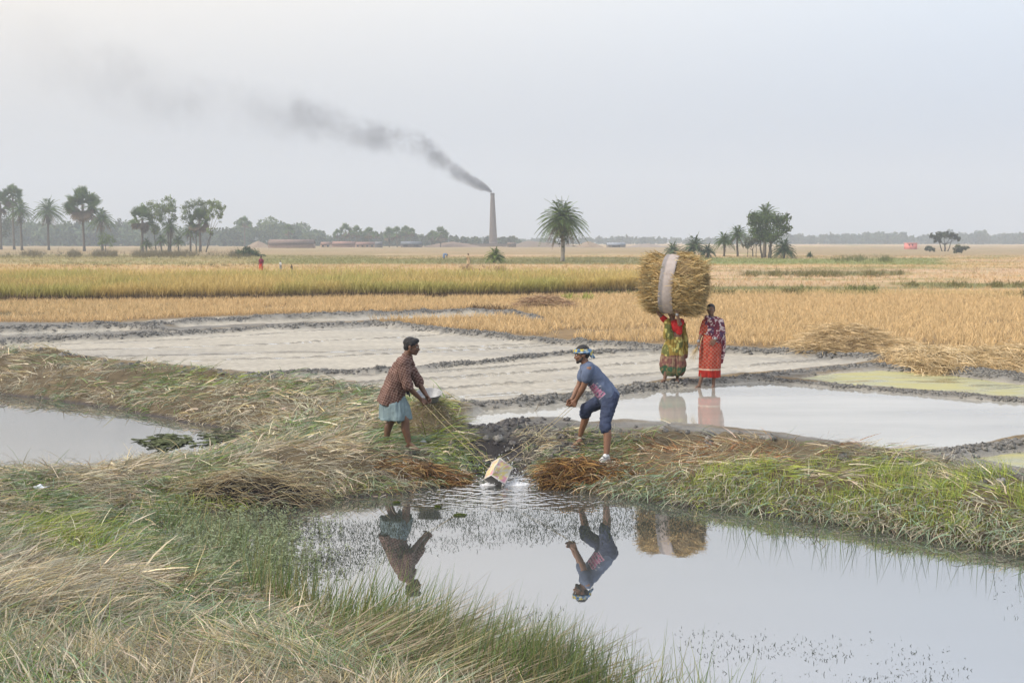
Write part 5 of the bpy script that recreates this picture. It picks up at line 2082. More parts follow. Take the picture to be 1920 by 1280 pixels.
for s_a, e_a, w_a in ((sh_n, el_n, wr_n), (sh_f, el_f, wr_f)):
    body += chain([(neckb + V3(.01, 0, -.03), .055), (s_a, .058), (e_a, .041), (w_a, .027)])
    body += chain([(s_a * .6 + e_a * .4, .054), (e_a, .041), (e_a * .65 + w_a * .35, .042), (w_a, .026)])
body += hand(wr_n, V3(-.45, .1, -.9), V3(-.3, 1, 0), V3(-.9, 0, .4), 1.05)
body += hand(wr_f, V3(-.5, -.1, -.85), V3(-.3, -1, 0), V3(-.9, 0, .4), 1.05)
knF, knR = at(1099, 766, D2 + .16), at(1135, 790, D2 - .22)
hipF, hipR = at(1134, 748, D2 + .09), at(1144, 748, D2 - .09)
aF = V3(ankF[0], ankF[1], max(ankF[2], zF + .07))
aR = V3(ankR[0], ankR[1], zR + .085)
body += chain([(hipF, .085), (knF, .058), (knF * .62 + aF * .38 + V3(.02, 0, 0), .056), (aF, .034)])
body += chain([(hipR, .085), (knR, .058), (knR * .62 + aR * .38 + V3(.025, 0, 0), .058), (aR, .036)])
aF[2] = zF + .07
body += foot(aF, V3(-1, -.35, -.08), 1.05) + foot(aR, V3(-.75, -.75, 0), 1.0)
fuse("body", body, M_skin, man2, skincol(TANSK, hq), .0062, 2)
eyes(man2, E, hf)
hair = [ell(hq(-.018, 0, .060), V3(.096, .080, .076), hf, upv), ell(hq(-.06, 0, .0), V3(.045, .066, .06), hf, upv)]
fuse("hair", hair, M_hair, man2, lc(.012, .011, .012), .007, 2, (.006, .02, (1, 1, 1)))
beard = [cap(hq(.035, .044, -.066), .020, hq(.070, 0, -.090), .024), cap(hq(.035, -.044, -.066), .020, hq(.070, 0, -.090), .024), cap(hq(-.005, .058, -.03), .014, hq(.035, .046, -.066), .018), cap(hq(-.005, -.058, -.03), .014, hq(.035, -.046, -.066), .018), cap(hq(.088, .012, -.044), .005, hq(.080, .026, -.06), .005), cap(hq(.088, -.012, -.044), .005, hq(.080, -.026, -.06), .005)]
fuse("beard", beard, M_hair, man2, lc(.018, .014, .013), .005, 1)


def bandcol(P):
    u = vn3(P, .035, 3)
    v = vn3(P, .03, 9)
    c = np.tile(lc(.13, .25, .42), (len(P), 1))
    c[u > .58] = lc(.55, .45, .10)
    c[v > .68] = lc(.42, .50, .52)
    c[(u < .33)] = lc(.06, .11, .20)
    return c


n_ = 22
ring = [hq(math.cos(t) * .098 - .008, math.sin(t) * .080, .036 + .014 * math.cos(t)) for t in np.linspace(0, 2 * math.pi, n_)]
band = [cap(ring[i_], .019, ring[i_ + 1], .019, 10) for i_ in range(n_ - 1)] + [cap(ring[i_] + upv * .03, .014, ring[i_ + 1] + upv * .03, .014, 10) for i_ in range(n_ - 1)]
band += [ell(hq(-.118, -.01, .02), (.035, .038, .04)), cap(hq(-.12, -.01, .0), .022, hq(-.165, -.02, -.06), .014), cap(hq(-.11, .02, .0), .02, hq(-.13, .02, -.05), .014)]
fuse("headband", band, M_cloth, man2, bandcol, .006, 2, (.006, .03, (1, 1, 1)))
SP = [q2(1095, 681), q2(1099, 687), q2(1107, 698), q2(1116, 710), q2(1126, 722), q2(1134, 733), q2(1140, 742), q2(1144, 749)]
shirt = [loft(SP, [.065, .13, .19, .19, .185, .185, .185, .18], [.06, .095, .125, .13, .135, .14, .145, .145], sd1, 30, 4, .04)]
for s_a, e_a, sg in ((sh_n, el_n, 1), (sh_f, el_f, -1)):
    shirt += chain([(s_a + V3(.01, .03 * sg, 0), .078), (s_a * .72 + e_a * .28, .076), (s_a * .48 + e_a * .52, .074)])
prc = q2(1118, 733, -.14)


def tee(P):
    c = np.tile(lc(.105, .135, .21), (len(P), 1)) * (1 + .3 * (vn3(P, .06, 6) - .5))[:, None]
    # faded pink print low on the front
    a_ = nrm(q2(1128, 740) - q2(1107, 722))
    b_ = nrm(np.cross(a_, V3(0, 1, 0)))
    c0 = q2(1117, 731)
    u = (P - c0) @ a_
    v = (P - c0) @ b_
    m_ = (np.abs(u) < .11) & (np.abs(v) < .062) & (P[:, 1] < D2 - .01)
    k_ = m_ & ((np.floor(u / .028) + np.floor(v / .032)) % 2 < 1.5) & (vn3(P, .02, 8) > .38)
    c[k_] = lc(.58, .22, .38)
    k_ = m_ & (np.abs(u % .042 - .021) < .006)
    c[k_] = lc(.55, .42, .52)
    g_ = (np.abs(u + .03) < .05) & (np.abs(np.abs(v) - .085) < .014) & (P[:, 1] < D2) & (vn3(P, .02, 8) > .45)
    c[g_] = lc(.35, .36, .42)
    return c


fuse("shirt", shirt, M_cloth, man2, tee, .0065, 3, (.011, .10, (1, 1, 1)))
kc = knF * .70 + aF * .30
jR = knR * .70 + aR * .30
jeans = [ell(pelv + V3(.01, 0, .01), (.135, .175, .125))]
jeans += chain([(hipF, .108), (hipF * .4 + knF * .6, .09), (knF, .080), (knF * .85 + aF * .15, .078)])
jeans += chain([(knF * .9 + aF * .1, .079), (kc * .35 + knF * .65, .080)])
jeans += chain([(hipR, .112), (hipR * .4 + knR * .6, .090), (knR, .078), (jR * .7 + knR * .3, .072)])
jeans += chain([(knR * .9 + aR * .1, .079), (jR * .6 + knR * .4, .077)])
fuse("jeans", jeans, M_cloth, man2, lambda P: np.tile(lc(.042, .055, .10), (len(P), 1)) * (1 + .6 * (vn3(P, .08, 6) - .5))[:, None], .0065, 2, (.013, .07, (1, 1, 1.6)))
shoe = foot(aR + V3(0, 0, .004), V3(-.75, -.75, 0), 1.22)
fuse("muddy_white_shoe", shoe, M_cloth, man2, lambda P: np.where((vn3(P, .04, 3) > .62)[:, None], lc(.16, .17, .18), lc(.62, .64, .64)), .007, 3)

# ---------------- woman carrying the straw
D3 = 22.75
q3 = lambda px, py, dy=0.0: at(px, py, D3 + dy)
f1, f2 = q3(1246, 712, -.08), q3(1270, 712, 0)
zw = max(float(HH(f1[0], f1[1])), float(HH(f2[0], f2[1])))
wo1 = empty("person", V3(q3(1258, 712)[0], D3, zw), "person in a red blouse and yellow green sari steadying a straw bundle on the head", "person")
hd = q3(1260.5, 588.5)
fdir = nrm(V3(-.25, -1, -.05))
upv = V3(0, 0, 1)
hp, E, hq, hf, hs_ = head(hd, fdir, upv, .95)
neckb = q3(1262, 600)
body = list(hp) + [cap(hd - upv * .04, .048, neckb, .05)]
sx1 = nrm(V3(1, -.25, 0))
body += [ell(q3(1264, 613), (.15, .10, .15), sx1), ell(q3(1265, 630), (.13, .095, .13), sx1), ell(q3(1264, 645), (.155, .115, .12), sx1)]
shL, shR = q3(1248, 602, .02), q3(1279, 603, 0)
elL, elR = q3(1236.5, 589, -.05), q3(1274, 608, -.26)
wrL, wrR = q3(1231.5, 581, -.10), q3(1269.5, 587, -.30)
body += chain([(neckb - upv * .02, .05), (shL, .048), (elL, .038), (wrL, .026)])
body += chain([(neckb - upv * .02, .05), (shR, .048), (elR, .038), (elR * .6 + wrR * .4, .036), (wrR, .025)])
body += hand(wrL, V3(.15, -.1, 1), V3(.3, .9, .2), V3(1, 0, 0), .5)
body += hand(wrR, V3(.05, .1, 1), V3(-.1, 1, .2), V3(-1, 0, 0), .5)
hipz = 645
for sg, ft, kn in ((-1, f1, q3(1252, 680, -.06)), (1, f2, q3(1270, 680, .02))):
    a_ = V3(ft[0], ft[1], float(HH(ft[0], ft[1])) + .07)
    body += chain([(q3(1264 + 6 * sg, 650), .085), (kn, .055), (kn * .6 + a_ * .4 + V3(0, .02, 0), .05), (a_, .030)])
    body += foot(a_, V3(-.85, -.5, 0) if sg < 0 else V3(-.2, -1, 0), .92)
fuse("body", body, M_skin, wo1, skincol(BROWNSK * 1.1, hq), .0065, 2)
eyes(wo1, E, hf)
fuse("hair", [ell(hq(-.02, 0, .045), V3(.093, .080, .075), hf, upv), ell(hq(-.07, 0, -.02), V3(.05, .06, .06), hf, upv)], M_hair, wo1, lc(.012, .011, .012), .007, 2, (.005, .02, (1, 1, 1)))
fuse("blouse", [ell(q3(1265, 612), (.155, .115, .14), sx1)] + chain([(shL + V3(.02, 0, 0), .066), (shL * .5 + elL * .5, .058)]) + chain([(shR + V3(-.02, 0, 0), .066), (shR * .45 + elR * .55, .060)]) + [cap(q3(1272, 612, -.05), .07, q3(1273, 622, -.05), .065)], M_cloth, wo1, lambda P: np.tile(lc(.42, .022, .022), (len(P), 1)) * (1 + .3 * (vn3(P, .05, 6) - .5))[:, None], .0065, 2, (.006, .06, (1, 1, 1)))


def saricol1(P):
    z = (P[:, 2] - zw)
    n1 = vn3(P * [1, 1, .6], .09, 1)
    n2 = vn3(P, .045, 4)
    c = np.tile(lc(.28, .20, .045), (len(P), 1))
    c[n1 > .58] = lc(.13, .14, .045)
    c[n2 > .66] = lc(.46, .42, .14)
    lo_ = z + (n1 - .5) * .12
    b_ = lo_ < .52
    c[b_] = np.where((n2 > .6)[:, None], lc(.30, .20, .13), lc(.20, .09, .075))[b_]
    b_ = lo_ < .30
    c[b_] = np.where((n2 > .55)[:, None], lc(.20, .17, .08), lc(.05, .12, .065))[b_]
    b_ = lo_ < .17
    c[b_] = np.where((n2 > .6)[:, None], lc(.10, .12, .06), lc(.15, .075, .05))[b_]
    return c * .78 * (1 + .3 * (vn3(P, .03, 7) - .5))[:, None]


SK = [q3(1265, 632), q3(1264.5, 642), q3(1263, 655), q3(1261.5, 670), q3(1261, 683), q3(1260.5, 694), q3(1260, 703)]
sari = [loft(SK, [.135, .175, .215, .235, .25, .235, .18], [.10, .13, .155, .17, .18, .17, .14], sx1, 40, 7, .09)]
# the drape from the left shoulder across the body, and the loose end behind
sari += chain([(q3(1251, 603, -.02), .062), (q3(1253, 616, -.06), .07), (q3(1256, 630, -.06), .075), (q3(1262, 642, -.06), .09)])
sari += chain([(q3(1281, 608, .09), .04), (q3(1283, 628, .08), .05), (q3(1284.5, 648, .06), .05), (q3(1285.5, 668, .05), .032)])
sari += chain([(q3(1249, 612, -.04), .04), (q3(1247, 632, -.06), .035)])
fuse("sari", sari, M_cloth, wo1, saricol1, .0072, 2, (.020, .075, (1.7, 1.4, .4)))
fuse("bangle", [cap(wrR + V3(0, 0, -.030), .031, wrR + V3(0, 0, -.020), .031)], M_metal, wo1, lc(.9, .9, .9), .005, 1)

# ---------------- woman in the shawl
D4 = 22.6
q4 = lambda px, py, dy=0.0: at(px, py, D4 + dy)
f1, f2 = q4(1311, 709, -.05), q4(1338, 709, -.02)
zw2 = max(float(HH(f1[0], f1[1])), float(HH(f2[0], f2[1])))
wo2 = empty("person", V3(q4(1328, 709)[0], D4, zw2), "person in a red sari with a dark maroon shawl over the shoulders walking empty-handed", "person")
hd = q4(1333, 581)
fdir = nrm(V3(-.12, -1, -.18))
hp, E, hq, hf, hs_ = head(hd, fdir, upv, .95)
neckb = q4(1334, 596)
body = list(hp) + [cap(hd - upv * .05, .048, neckb, .05)]
sx2 = nrm(V3(1, -.12, 0))
body += [ell(q4(1336, 612), (.16, .10, .16), sx2), ell(q4(1335, 632), (.14, .10, .14), sx2), ell(q4(1333, 648), (.155, .115, .12), sx2)]
shL, shR = q4(1322, 603), q4(1350, 603)
elL, elR = q4(1315, 625, .0), q4(1351, 626, -.08)
wrL, wrR = q4(1309.5, 642, -.08), q4(1341, 637, -.20)
body += chain([(shL, .048), (elL, .036), (wrL, .024)]) + chain([(shR, .048), (elR, .038), (wrR, .025)])
body += hand(wrL, V3(-.25, -.2, -1), V3(1, 0, 0), V3(0, -1, 0), .55, .95)
body += hand(wrR, V3(-.6, -.3, -.7), V3(-.2, .9, 0), V3(-.8, 0, .6), .5, .95)
for sg, ft, kn, dd in ((-1, f1, q4(1323, 680, -.03), V3(-.95, -.35, 0)), (1, f2, q4(1339, 680, -.05), V3(-.5, -.9, 0))):
    a_ = V3(ft[0], ft[1], float(HH(ft[0], ft[1])) + .07)
    body += chain([(q4(1333 + 6 * sg, 652), .085), (kn, .055), (a_, .030)])
    body += foot(a_, dd, .95)
fuse("body", body, M_skin, wo2, skincol(BROWNSK * 1.05, hq), .0065, 2)
eyes(wo2, E, hf)
fuse("hair", [ell(hq(-.022, 0, .045), V3(.093, .080, .078), hf, upv), ell(hq(-.07, 0, -.03), V3(.06, .065, .07), hf, upv)], M_hair, wo2, lc(.012, .011, .014), .007, 2, (.005, .02, (1, 1, 1)))
for sg, dd in ((1, V3(-.5, -.9, 0)),):
    a_ = V3(f2[0], f2[1], float(HH(f2[0], f2[1])) + .07)
    fuse("slipper", [cap(a_ + V3(.02, .03, -.068), .022, a_ + dd * .15 + V3(0, 0, -.07), .024), cap(a_ + nrm(dd) * .07 + V3(.04, 0, -.04), .012, a_ + nrm(dd) * .07 + V3(-.04, 0, -.035), .012)], M_cloth, wo2, lc(.7, .68, .62), .006, 1)


def saricol2(P):
    z = P[:, 2] - zw2
    x_ = P[:, 0]
    c = np.tile(lc(.40, .03, .022), (len(P), 1))
    up_ = z > .40
    u = (x_ + z) / .075
    v = (x_ - z) / .075
    dia = (np.abs((u % 1) - .5) > .40) | (np.abs((v % 1) - .5) > .40)
    c[up_ & dia] = lc(.42, .20, .14)
    ins = (np.abs((u % 1) - .5) < .14) & (np.abs((v % 1) - .5) < .14)
    c[up_ & ins] = lc(.42, .10, .03)
    rim_ = (z < .16) & (z > .03) & ((np.abs((u * 1.5 % 1) - .5) > .38))
    c[rim_] = lc(.45, .16, .10)
    rim_ = np.abs(z - .40) < .012
    c[rim_] = lc(.6, .45, .35)
    return c * .78 * (1 + .3 * (vn3(P, .04, 7) - .5))[:, None]


SK = [q4(1334, 628), q4(1333.5, 640), q4(1332.5, 655), q4(1332, 670), q4(1331, 685), q4(1330.5, 697), q4(1330, 706)]
fuse("sari", [loft(SK, [.15, .18, .20, .205, .205, .20, .20], [.11, .14, .15, .155, .155, .15, .15], sx2, 40, 8, .06)] + chain([(shL, .055), (elL * .6 + shL * .4, .05), (elL, .046)]) + [ell(q4(1330, 614), (.13, .11, .15), sx2)], M_cloth, wo2, saricol2, .0072, 2, (.014, .08, (1.7, 1.4, .4)))


def shawlcol(P):
    n1 = vn3(P, .055, 1)
    n2 = vn3(P, .026, 4)
    n3 = vn3(P, .11, 6)
    c = np.tile(lc(.115, .022, .04), (len(P), 1))
    c[n3 > .56] = lc(.07, .035, .075)
    c[(n1 > .58) & (n2 > .45)] = lc(.45, .33, .33)
    c[n2 > .72] = lc(.50, .42, .42)
    c[(n2 < .22)] = lc(.20, .04, .05)
    return c


sh = [loft([q4(1334, 595), q4(1335, 601), q4(1338, 612), q4(1340, 624), q4(1342, 636), q4(1343, 643)], [.09, .17, .19, .185, .15, .11], [.085, .12, .15, .15, .14, .11], sx2, 34, 5, .05)]
sh += chain([(q4(1350, 604), .075), (q4(1353, 622), .07), (q4(1354, 642, .02), .06), (q4(1354, 664, .04), .045), (q4(1352, 678, .04), .03)])
sh += chain([(q4(1326, 596, -.06), .05), (q4(1334, 601, -.09), .05), (q4(1345, 600, -.05), .055)])
sh += chain([(shR, .06), (elR, .06), (elR * .4 + wrR * .6, .05)])
fuse("shawl", sh, M_cloth, wo2, shawlcol, .0072, 2, (.016, .06, (1.3, 1.2, .6)))
for w_ in (wrL, wrR):
    fuse("bangle", [cap(w_ + V3(0, 0, .022), .030, w_ + V3(.002, 0, .030), .030)], M_metal, wo2, lc(.9, .9, .9), .005, 1)
# straws dangling between the two
a = Acc()
n = 46
hc = wrL + V3(-.03, -.04, -.10)
th = RNG.normal(size=n) * .5 + math.pi
a.blades(hc + RNG.normal(size=(n, 3)) * .012, hdg(th, -.9 + RNG.normal(size=n) * .3), hdg(th, -1.2 + RNG.normal(size=n) * .3), RNG.uniform(.12, .36, n), .006, lc(.55, .43, .24) * RNG.uniform(.7, 1.2, (n, 1)), 3, .3)
o = a.build("straw_wisp", M_grass)
tag(o, "thin wisp of loose straw hanging from the hand beside the red sari", "straw")

# ---------------- the straw bundle on the head
bc = q3(1265, 529)
bun = empty("straw_bundle", V3(bc[0], bc[1], bc[2] - .62), "huge round bundle of rice straw bound with a pale cloth band, carried on a head", "straw bundle")
axb = nrm(V3(1, -.32, -.06))
sb = nrm(np.cross(V3(0, 0, 1), axb))
ub = np.cross(axb, sb)
bun.scale = (.9, .92, .94)
a = Acc()
m = 26
t = np.linspace(-1, 1, 13)
P = bc + axb * (t * .60)[:, None]
rad = .575 * (1 - .32 * np.abs(t) ** 3) * np.where(np.abs(t + .1) < .2, .94, 1)
a.tube(P, rad, m, (.20, .14, .07), .02)
a.build("packed_core", M_ground, bun, True)
a = Acc()
n = 17000
th = RNG.uniform(0, 2 * math.pi, n)
tt = RNG.uniform(-1.0, .96, n)
rr = (.59 + RNG.normal(size=n) * .02) * (1 - .30 * np.abs(tt) ** 3) - .07 * np.exp(-((tt + .16) / .16) ** 2)
lump_ = 1 + .16 * (vn(th * 2 + 3, tt * 2.5, 1.0, 3) - .5) * 2 * sstep(.15, .4, np.abs(tt + .12))
radial = sb * np.cos(th)[:, None] + ub * np.sin(th)[:, None]
P = bc + axb * (tt * .58)[:, None] + radial * (rr * lump_)[:, None]
tang = np.cross(radial, axb)
sg = np.where(RNG.random(n) < .5, 1, -1)[:, None]
sg = np.where((np.abs(tt) > .55)[:, None], np.sign(tt)[:, None], sg)
d = axb * sg * 1 + tang * RNG.normal(size=(n, 1)) * .55 + radial * (np.abs(RNG.normal(size=(n, 1))) * .16 * (.4 + np.abs(tt)[:, None]))
d /= np.linalg.norm(d, axis=1, keepdims=True)
d2 = d + RNG.normal(size=(n, 3)) * .22
d2 /= np.linalg.norm(d2, axis=1, keepdims=True)
cc = np.array([lc(.56, .40, .17), lc(.46, .32, .13), lc(.66, .50, .26), lc(.34, .24, .11), lc(.42, .36, .20)])[RNG.integers(0, 5, n)] * RNG.uniform(.55, 1.2, (n, 1))
keep = (np.abs(tt + .12) > .15) & ~((np.abs(tt + .12) < .34) & (np.sign(tt + .12) != sg[:, 0]))
Ls_ = np.where(RNG.random(n) < .12, RNG.uniform(.2, .36, n), RNG.uniform(.06, .20, n))
a.blades(P[keep], d[keep], d2[keep], Ls_[keep], .0125, cc[keep] * 1.12 * (.62 + .75 * vn(th * 9, tt * 8, 1.0, 6))[keep][:, None], 3, .4)
for sgn in (-1, 1):
    n = 6500
    th = RNG.uniform(0, 2 * math.pi, n)
    rr = .47 * np.sqrt(RNG.random(n))
    radial = sb * np.cos(th)[:, None] + ub * np.sin(th)[:, None]
    P = bc + axb * sgn * (.46 + .13 * (1 - (rr / .47) ** 2))[:, None] + radial * rr[:, None]
    d = axb * sgn + radial * (rr / .54 * .55)[:, None] + RNG.normal(size=(n, 3)) * .35
    d /= np.linalg.norm(d, axis=1, keepdims=True)
    cc = np.array([lc(.50, .36, .16), lc(.30, .22, .10), lc(.62, .48, .26), lc(.20, .15, .08), lc(.42, .40, .24)])[RNG.integers(0, 5, n)] * RNG.uniform(.5, 1.15, (n, 1))
    a.blades(P, d, d + RNG.normal(size=(n, 3)) * .3, RNG.uniform(.05, .17, n), .010, cc, 2, .4)
a.build("straw", M_grass, bun)
a = Acc()
P = []
tb = np.linspace(0, 2 * math.pi, 49)
nb = 9
V = []
for k in range(49):
    for q in range(nb):
        u = q / (nb - 1) * 2 - 1
        rr = .615 + .012 * math.cos(tb[k] * 3) - .02 * abs(u) ** 2 + .006 * math.sin(u * 14 + math.sin(tb[k] * 2))
        radial = sb * math.cos(tb[k]) + ub * math.sin(tb[k])
        V.append(bc + axb * (-.075 + u * .155 + .03 * math.sin(tb[k] + .6)) + radial * rr)
V = np.array(V)
i_ = np.arange(48)[:, None] * nb
j_ = np.arange(nb - 1)[None]
Qb = np.stack([i_ + j_, i_ + nb + j_, i_ + nb + j_ + 1, i_ + j_ + 1], -1).reshape(-1, 4)
kb = np.where((np.arange(len(V)) % nb < 3)[:, None], lc(.24, .225, .225), lc(.40, .35, .325))
a.add(V, Qb, kb)
cb2 = a.build("cloth_band", M_cloth, bun, True)
sol = cb2.modifiers.new("thick", "SOLIDIFY")
sol.thickness = .012

# ---------------- far people in the fields
SH = lambda c: (lambda P: np.tile(np.asarray(c, float), (len(P), 1)) * (1 + .3 * (vn3(P, .2, 6) - .5))[:, None])


def far_person(label, px, py, h_, skin, top, low, pose="stand", extra=None, face=V3(-.5, -1, 0)):
    b = ground_at(px, py)
    root = empty("person", b, label, "person", None)
    face = nrm(face)
    sd_ = nrm(np.cross(V3(0, 0, 1), face))
    k = h_ / 1.6

    def q(f_, s_, u_):
        return b + (face * f_ + sd_ * s_ + V3(0, 0, 1) * u_) * k
    if pose == "stand":
        H_, N_, Ch, Pe = q(.02, 0, 1.49), q(0, 0, 1.32), q(0, 0, 1.15), q(0, 0, .85)
        hands = [q(.12, .26, .78), q(.10, -.26, .78)]
        elb = [q(-.02, .25, 1.02), q(-.02, -.25, 1.02)]
        kn = [q(.06, .09, .45), q(-.02, -.09, .45)]
        an = [q(.02, .10, .07), q(-.06, -.10, .07)]
    elif pose == "bend":
        H_, N_, Ch, Pe = q(.62, 0, .78), q(.50, 0, .86), q(.34, 0, .90), q(0, 0, .85)
        hands = [q(.55, .15, .28), q(.60, -.12, .28)]
        elb = [q(.48, .2, .56), q(.5, -.2, .56)]
        kn = [q(.05, .1, .45), q(.02, -.1, .45)]
        an = [q(0, .12, .07), q(-.03, -.12, .07)]
    else:
        H_, N_, Ch, Pe = q(.16, 0, .98), q(.1, 0, .84), q(.05, 0, .66), q(-.1, 0, .35)
        hands = [q(.45, .12, .35), q(.45, -.10, .38)]
        elb = [q(.25, .24, .5), q(.25, -.24, .5)]
        kn = [q(.28, .14, .48), q(.28, -.14, .48)]
        an = [q(.05, .13, .07), q(.05, -.13, .07)]
    bd = [ell(H_, V3(.095, .078, .115) * k, face), cap(H_, .05 * k, N_, .05 * k), ell(Ch, V3(.10, .16, .2) * k, face), ell(Pe, V3(.12, .15, .13) * k, face), cap(H_ + face * .09 * k, .012 * k, H_ + face * .1 * k - V3(0, 0, .03) * k, .014 * k)]
    for s_ in (0, 1):
        sp_ = N_ + (sd_ * (.17 if s_ == 0 else -.17) - V3(0, 0, .05)) * k
        bd += chain([(N_, .05 * k), (sp_, .05 * k), (elb[s_], .04 * k), (hands[s_], .028 * k)])
        bd += hand(hands[s_], nrm(hands[s_] - elb[s_]), face, sd_ * (1 if s_ else -1), .4, k)
        bd += chain([(Pe + sd_ * (.08 if s_ == 0 else -.08) * k, .085 * k), (kn[s_], .058 * k), (an[s_], .036 * k)])
        bd += foot(an[s_], face, k)
    fuse("body", bd, M_skin, root, SH(skin), .013, 1)
    fuse("hair", [ell(H_ - face * .02 * k + V3(0, 0, .03) * k, V3(.095, .085, .1) * k, face)], M_hair, root, lc(.013, .012, .013), .013, 1)
    sh_ = [cap(N_ - V3(0, 0, .06) * k, .12 * k, Ch, .165 * k), cap(Ch, .165 * k, Pe, .15 * k)]
    for s_ in (0, 1):
        sp_ = N_ + (sd_ * (.17 if s_ == 0 else -.17) - V3(0, 0, .05)) * k
        sh_ += [cap(sp_, .065 * k, sp_ * .4 + elb[s_] * .6, .06 * k)]
    fuse("top", sh_, M_cloth, root, SH(top), .014, 1, (.015, .1, (1, 1, 1)))
    if pose == "squat":
        lw = [cap(Pe, .16 * k, kn[0], .09 * k), cap(Pe, .16 * k, kn[1], .09 * k)]
    else:
        lw = [loft([Pe + V3(0, 0, .05), (Pe + (kn[0] + kn[1]) / 2) / 2, (kn[0] + kn[1]) / 2, (kn[0] + kn[1]) * .32 + (an[0] + an[1]) * .18], np.array([.16, .19, .20, .20]) * k, np.array([.14, .17, .18, .18]) * k, sd_, 20, 5, .06)]
    fuse("wrap", lw, M_cloth, root, SH(low), .014, 1, (.015, .1, (1, 1, .4)))
    return root


far_person("distant person in a maroon shawl and red sari standing in the pink stubble", 490, 513, 1.5, BROWNSK, lc(.16, .03, .06), lc(.42, .04, .03))
far_person("distant child in a white shirt standing behind the uncut rice", 526, 508, .95, BROWNSK, lc(.68, .70, .70), lc(.25, .27, .25), face=V3(1, -.3, 0))
far_person("distant small child in dark clothes walking behind the uncut rice", 547, 513, .78, BROWNSK, lc(.06, .05, .055), lc(.10, .08, .08), face=V3(1, -.5, 0))
far_person("distant person in a pale yellow wrap standing before the young palm", 878, 500, 1.45, BROWNSK, lc(.50, .38, .22), lc(.52, .40, .24), face=V3(.8, -.6, 0))
far_person("distant person in blue bending down to the field near the green strip", 832, 487, 1.5, BROWNSK, lc(.20, .28, .42), lc(.18, .24, .36), "bend", face=V3(1, -.2, 0))

# ---------------- the tin, the ropes, the basin and the scraps
tc_ = at(934, 887, 15.3)
tin = empty("oil_tin", V3(tc_[0], tc_[1], 0), "battered square oil tin with faded yellow and pink print swung through the water", "tin")
ez = nrm(V3(-.34, -.55, -.62))
ex = nrm(np.cross(V3(0, 1, 0), ez) + V3(0, .0, .45))
ex = nrm(ex - ez * (ex @ ez))
ey = np.cross(ez, ex)
hw_, hl = .11, .14


def tb_(x_, y_, z_):
    return tc_ + ex * x_ + ey * y_ + ez * z_


def tincol(u, v):
    n_1 = float(vn(u * 5, v * 5, 1, 3))
    n_2 = float(vn(u * 9 + 3, v * 9, 1, 6))
    if abs(u) > .90 or abs(v) > .90:
        return (.62, .60, .56)
    if n_1 > .56:
        return (.55, .48, .20)
    if n_2 > .6:
        return (.52, .25, .32)
    return (.55, .52, .45)


a = Acc()
g = 10
for (fx, fy) in ((1, 0), (-1, 0), (0, 1), (0, -1)):
    V, K = [], []
    for i_ in range(g + 1):
        for j_ in range(g + 1):
            u, v = i_ / g * 2 - 1, j_ / g * 2 - 1
            dent = .008 * math.cos(u * 3) * math.sin(v * 4 + fx)
            if fx:
                V.append(tb_(fx * (hw_ - dent), u * hw_, v * hl))
            else:
                V.append(tb_(u * hw_, fy * (hw_ - dent), v * hl))
            K.append(tincol(u, v))
    q_ = [[i_ * (g + 1) + j_, (i_ + 1) * (g + 1) + j_, (i_ + 1) * (g + 1) + j_ + 1, i_ * (g + 1) + j_ + 1] for i_ in range(g) for j_ in range(g)]
    a.add(V, q_, np.array(K))
V = [tb_(x_, y_, hl - .006) for x_, y_ in ((-hw_, -hw_), (hw_, -hw_), (hw_, hw_), (-hw_, hw_))]
a.add(V, [[0, 1, 2, 3]], (.24, .235, .23))
o = a.build("tin_body", M_wall, tin)
for zz in (-hl, hl):
    a = Acc()
    cs = [tb_(x_, y_, zz) for x_, y_ in ((-hw_, -hw_), (hw_, -hw_), (hw_, hw_), (-hw_, hw_), (-hw_, -hw_))]
    for k in range(4):
        a.tube(np.linspace(cs[k], cs[k + 1], 3), .0065, 6, (.66, .64, .6))
    a.build("rim", M_wall, tin)
hn, hf_ = wr_n, wr_f
h1n, h1f = q1(793.5, 756, -.08), q1(803, 751, .05)
h2n, h2f = q2(1076, 762, -.04), q2(1070, 760, .05)
rope("rope", "straw coloured rope from the nearer hand of the man in checks to the tin", h1n, tb_(-hw_, -hw_, hl), .02)
rope("rope", "thin rope from the farther hand of the man in checks to the tin's upper corner", h1f, tb_(-hw_, hw_, -hl), .05)
rope("rope", "rope from the nearer hand of the man in the headband down to the tin", h2n, tb_(hw_, -hw_, hl), .02)
rope("rope", "slack rope from the farther hand of the man in the headband to the tin", h2f, tb_(hw_, hw_, -hl), .06)

bz = at(812, 752, 17.35)
gzb = float(HH(bz[0], bz[1]))
bzc = V3(bz[0] - .06, bz[1], bz[2])
print("basin z", bz[2], gzb)
tilt = Matrix.Rotation(R(14), 4, "X")
prof = [(0.0, 0), (.115, 0), (.135, .012), (.185, .125), (.192, .135), (.204, .137), (.205, .133), (.196, .129), (.188, .122), (.137, .02), (.115, .008), (0.0, .008)]
a = Acc()
nn = 44
V = []
for r_, z_ in prof:
    for k in range(nn):
        t_ = 2 * math.pi * k / nn
        v_ = tilt @ Vector((r_ * math.cos(t_), r_ * math.sin(t_), z_))
        V.append(bzc + np.array(v_))
q_ = [[i_ * nn + k, i_ * nn + (k + 1) % nn, (i_ + 1) * nn + (k + 1) % nn, (i_ + 1) * nn + k] for i_ in range(len(prof) - 1) for k in range(nn)]
a.add(V, q_, (.6, .6, .6))
o = a.build("basin", M_metal, None, True)
tag(o, "dull aluminium basin resting on the mound behind the hands of the man in checks", "basin")
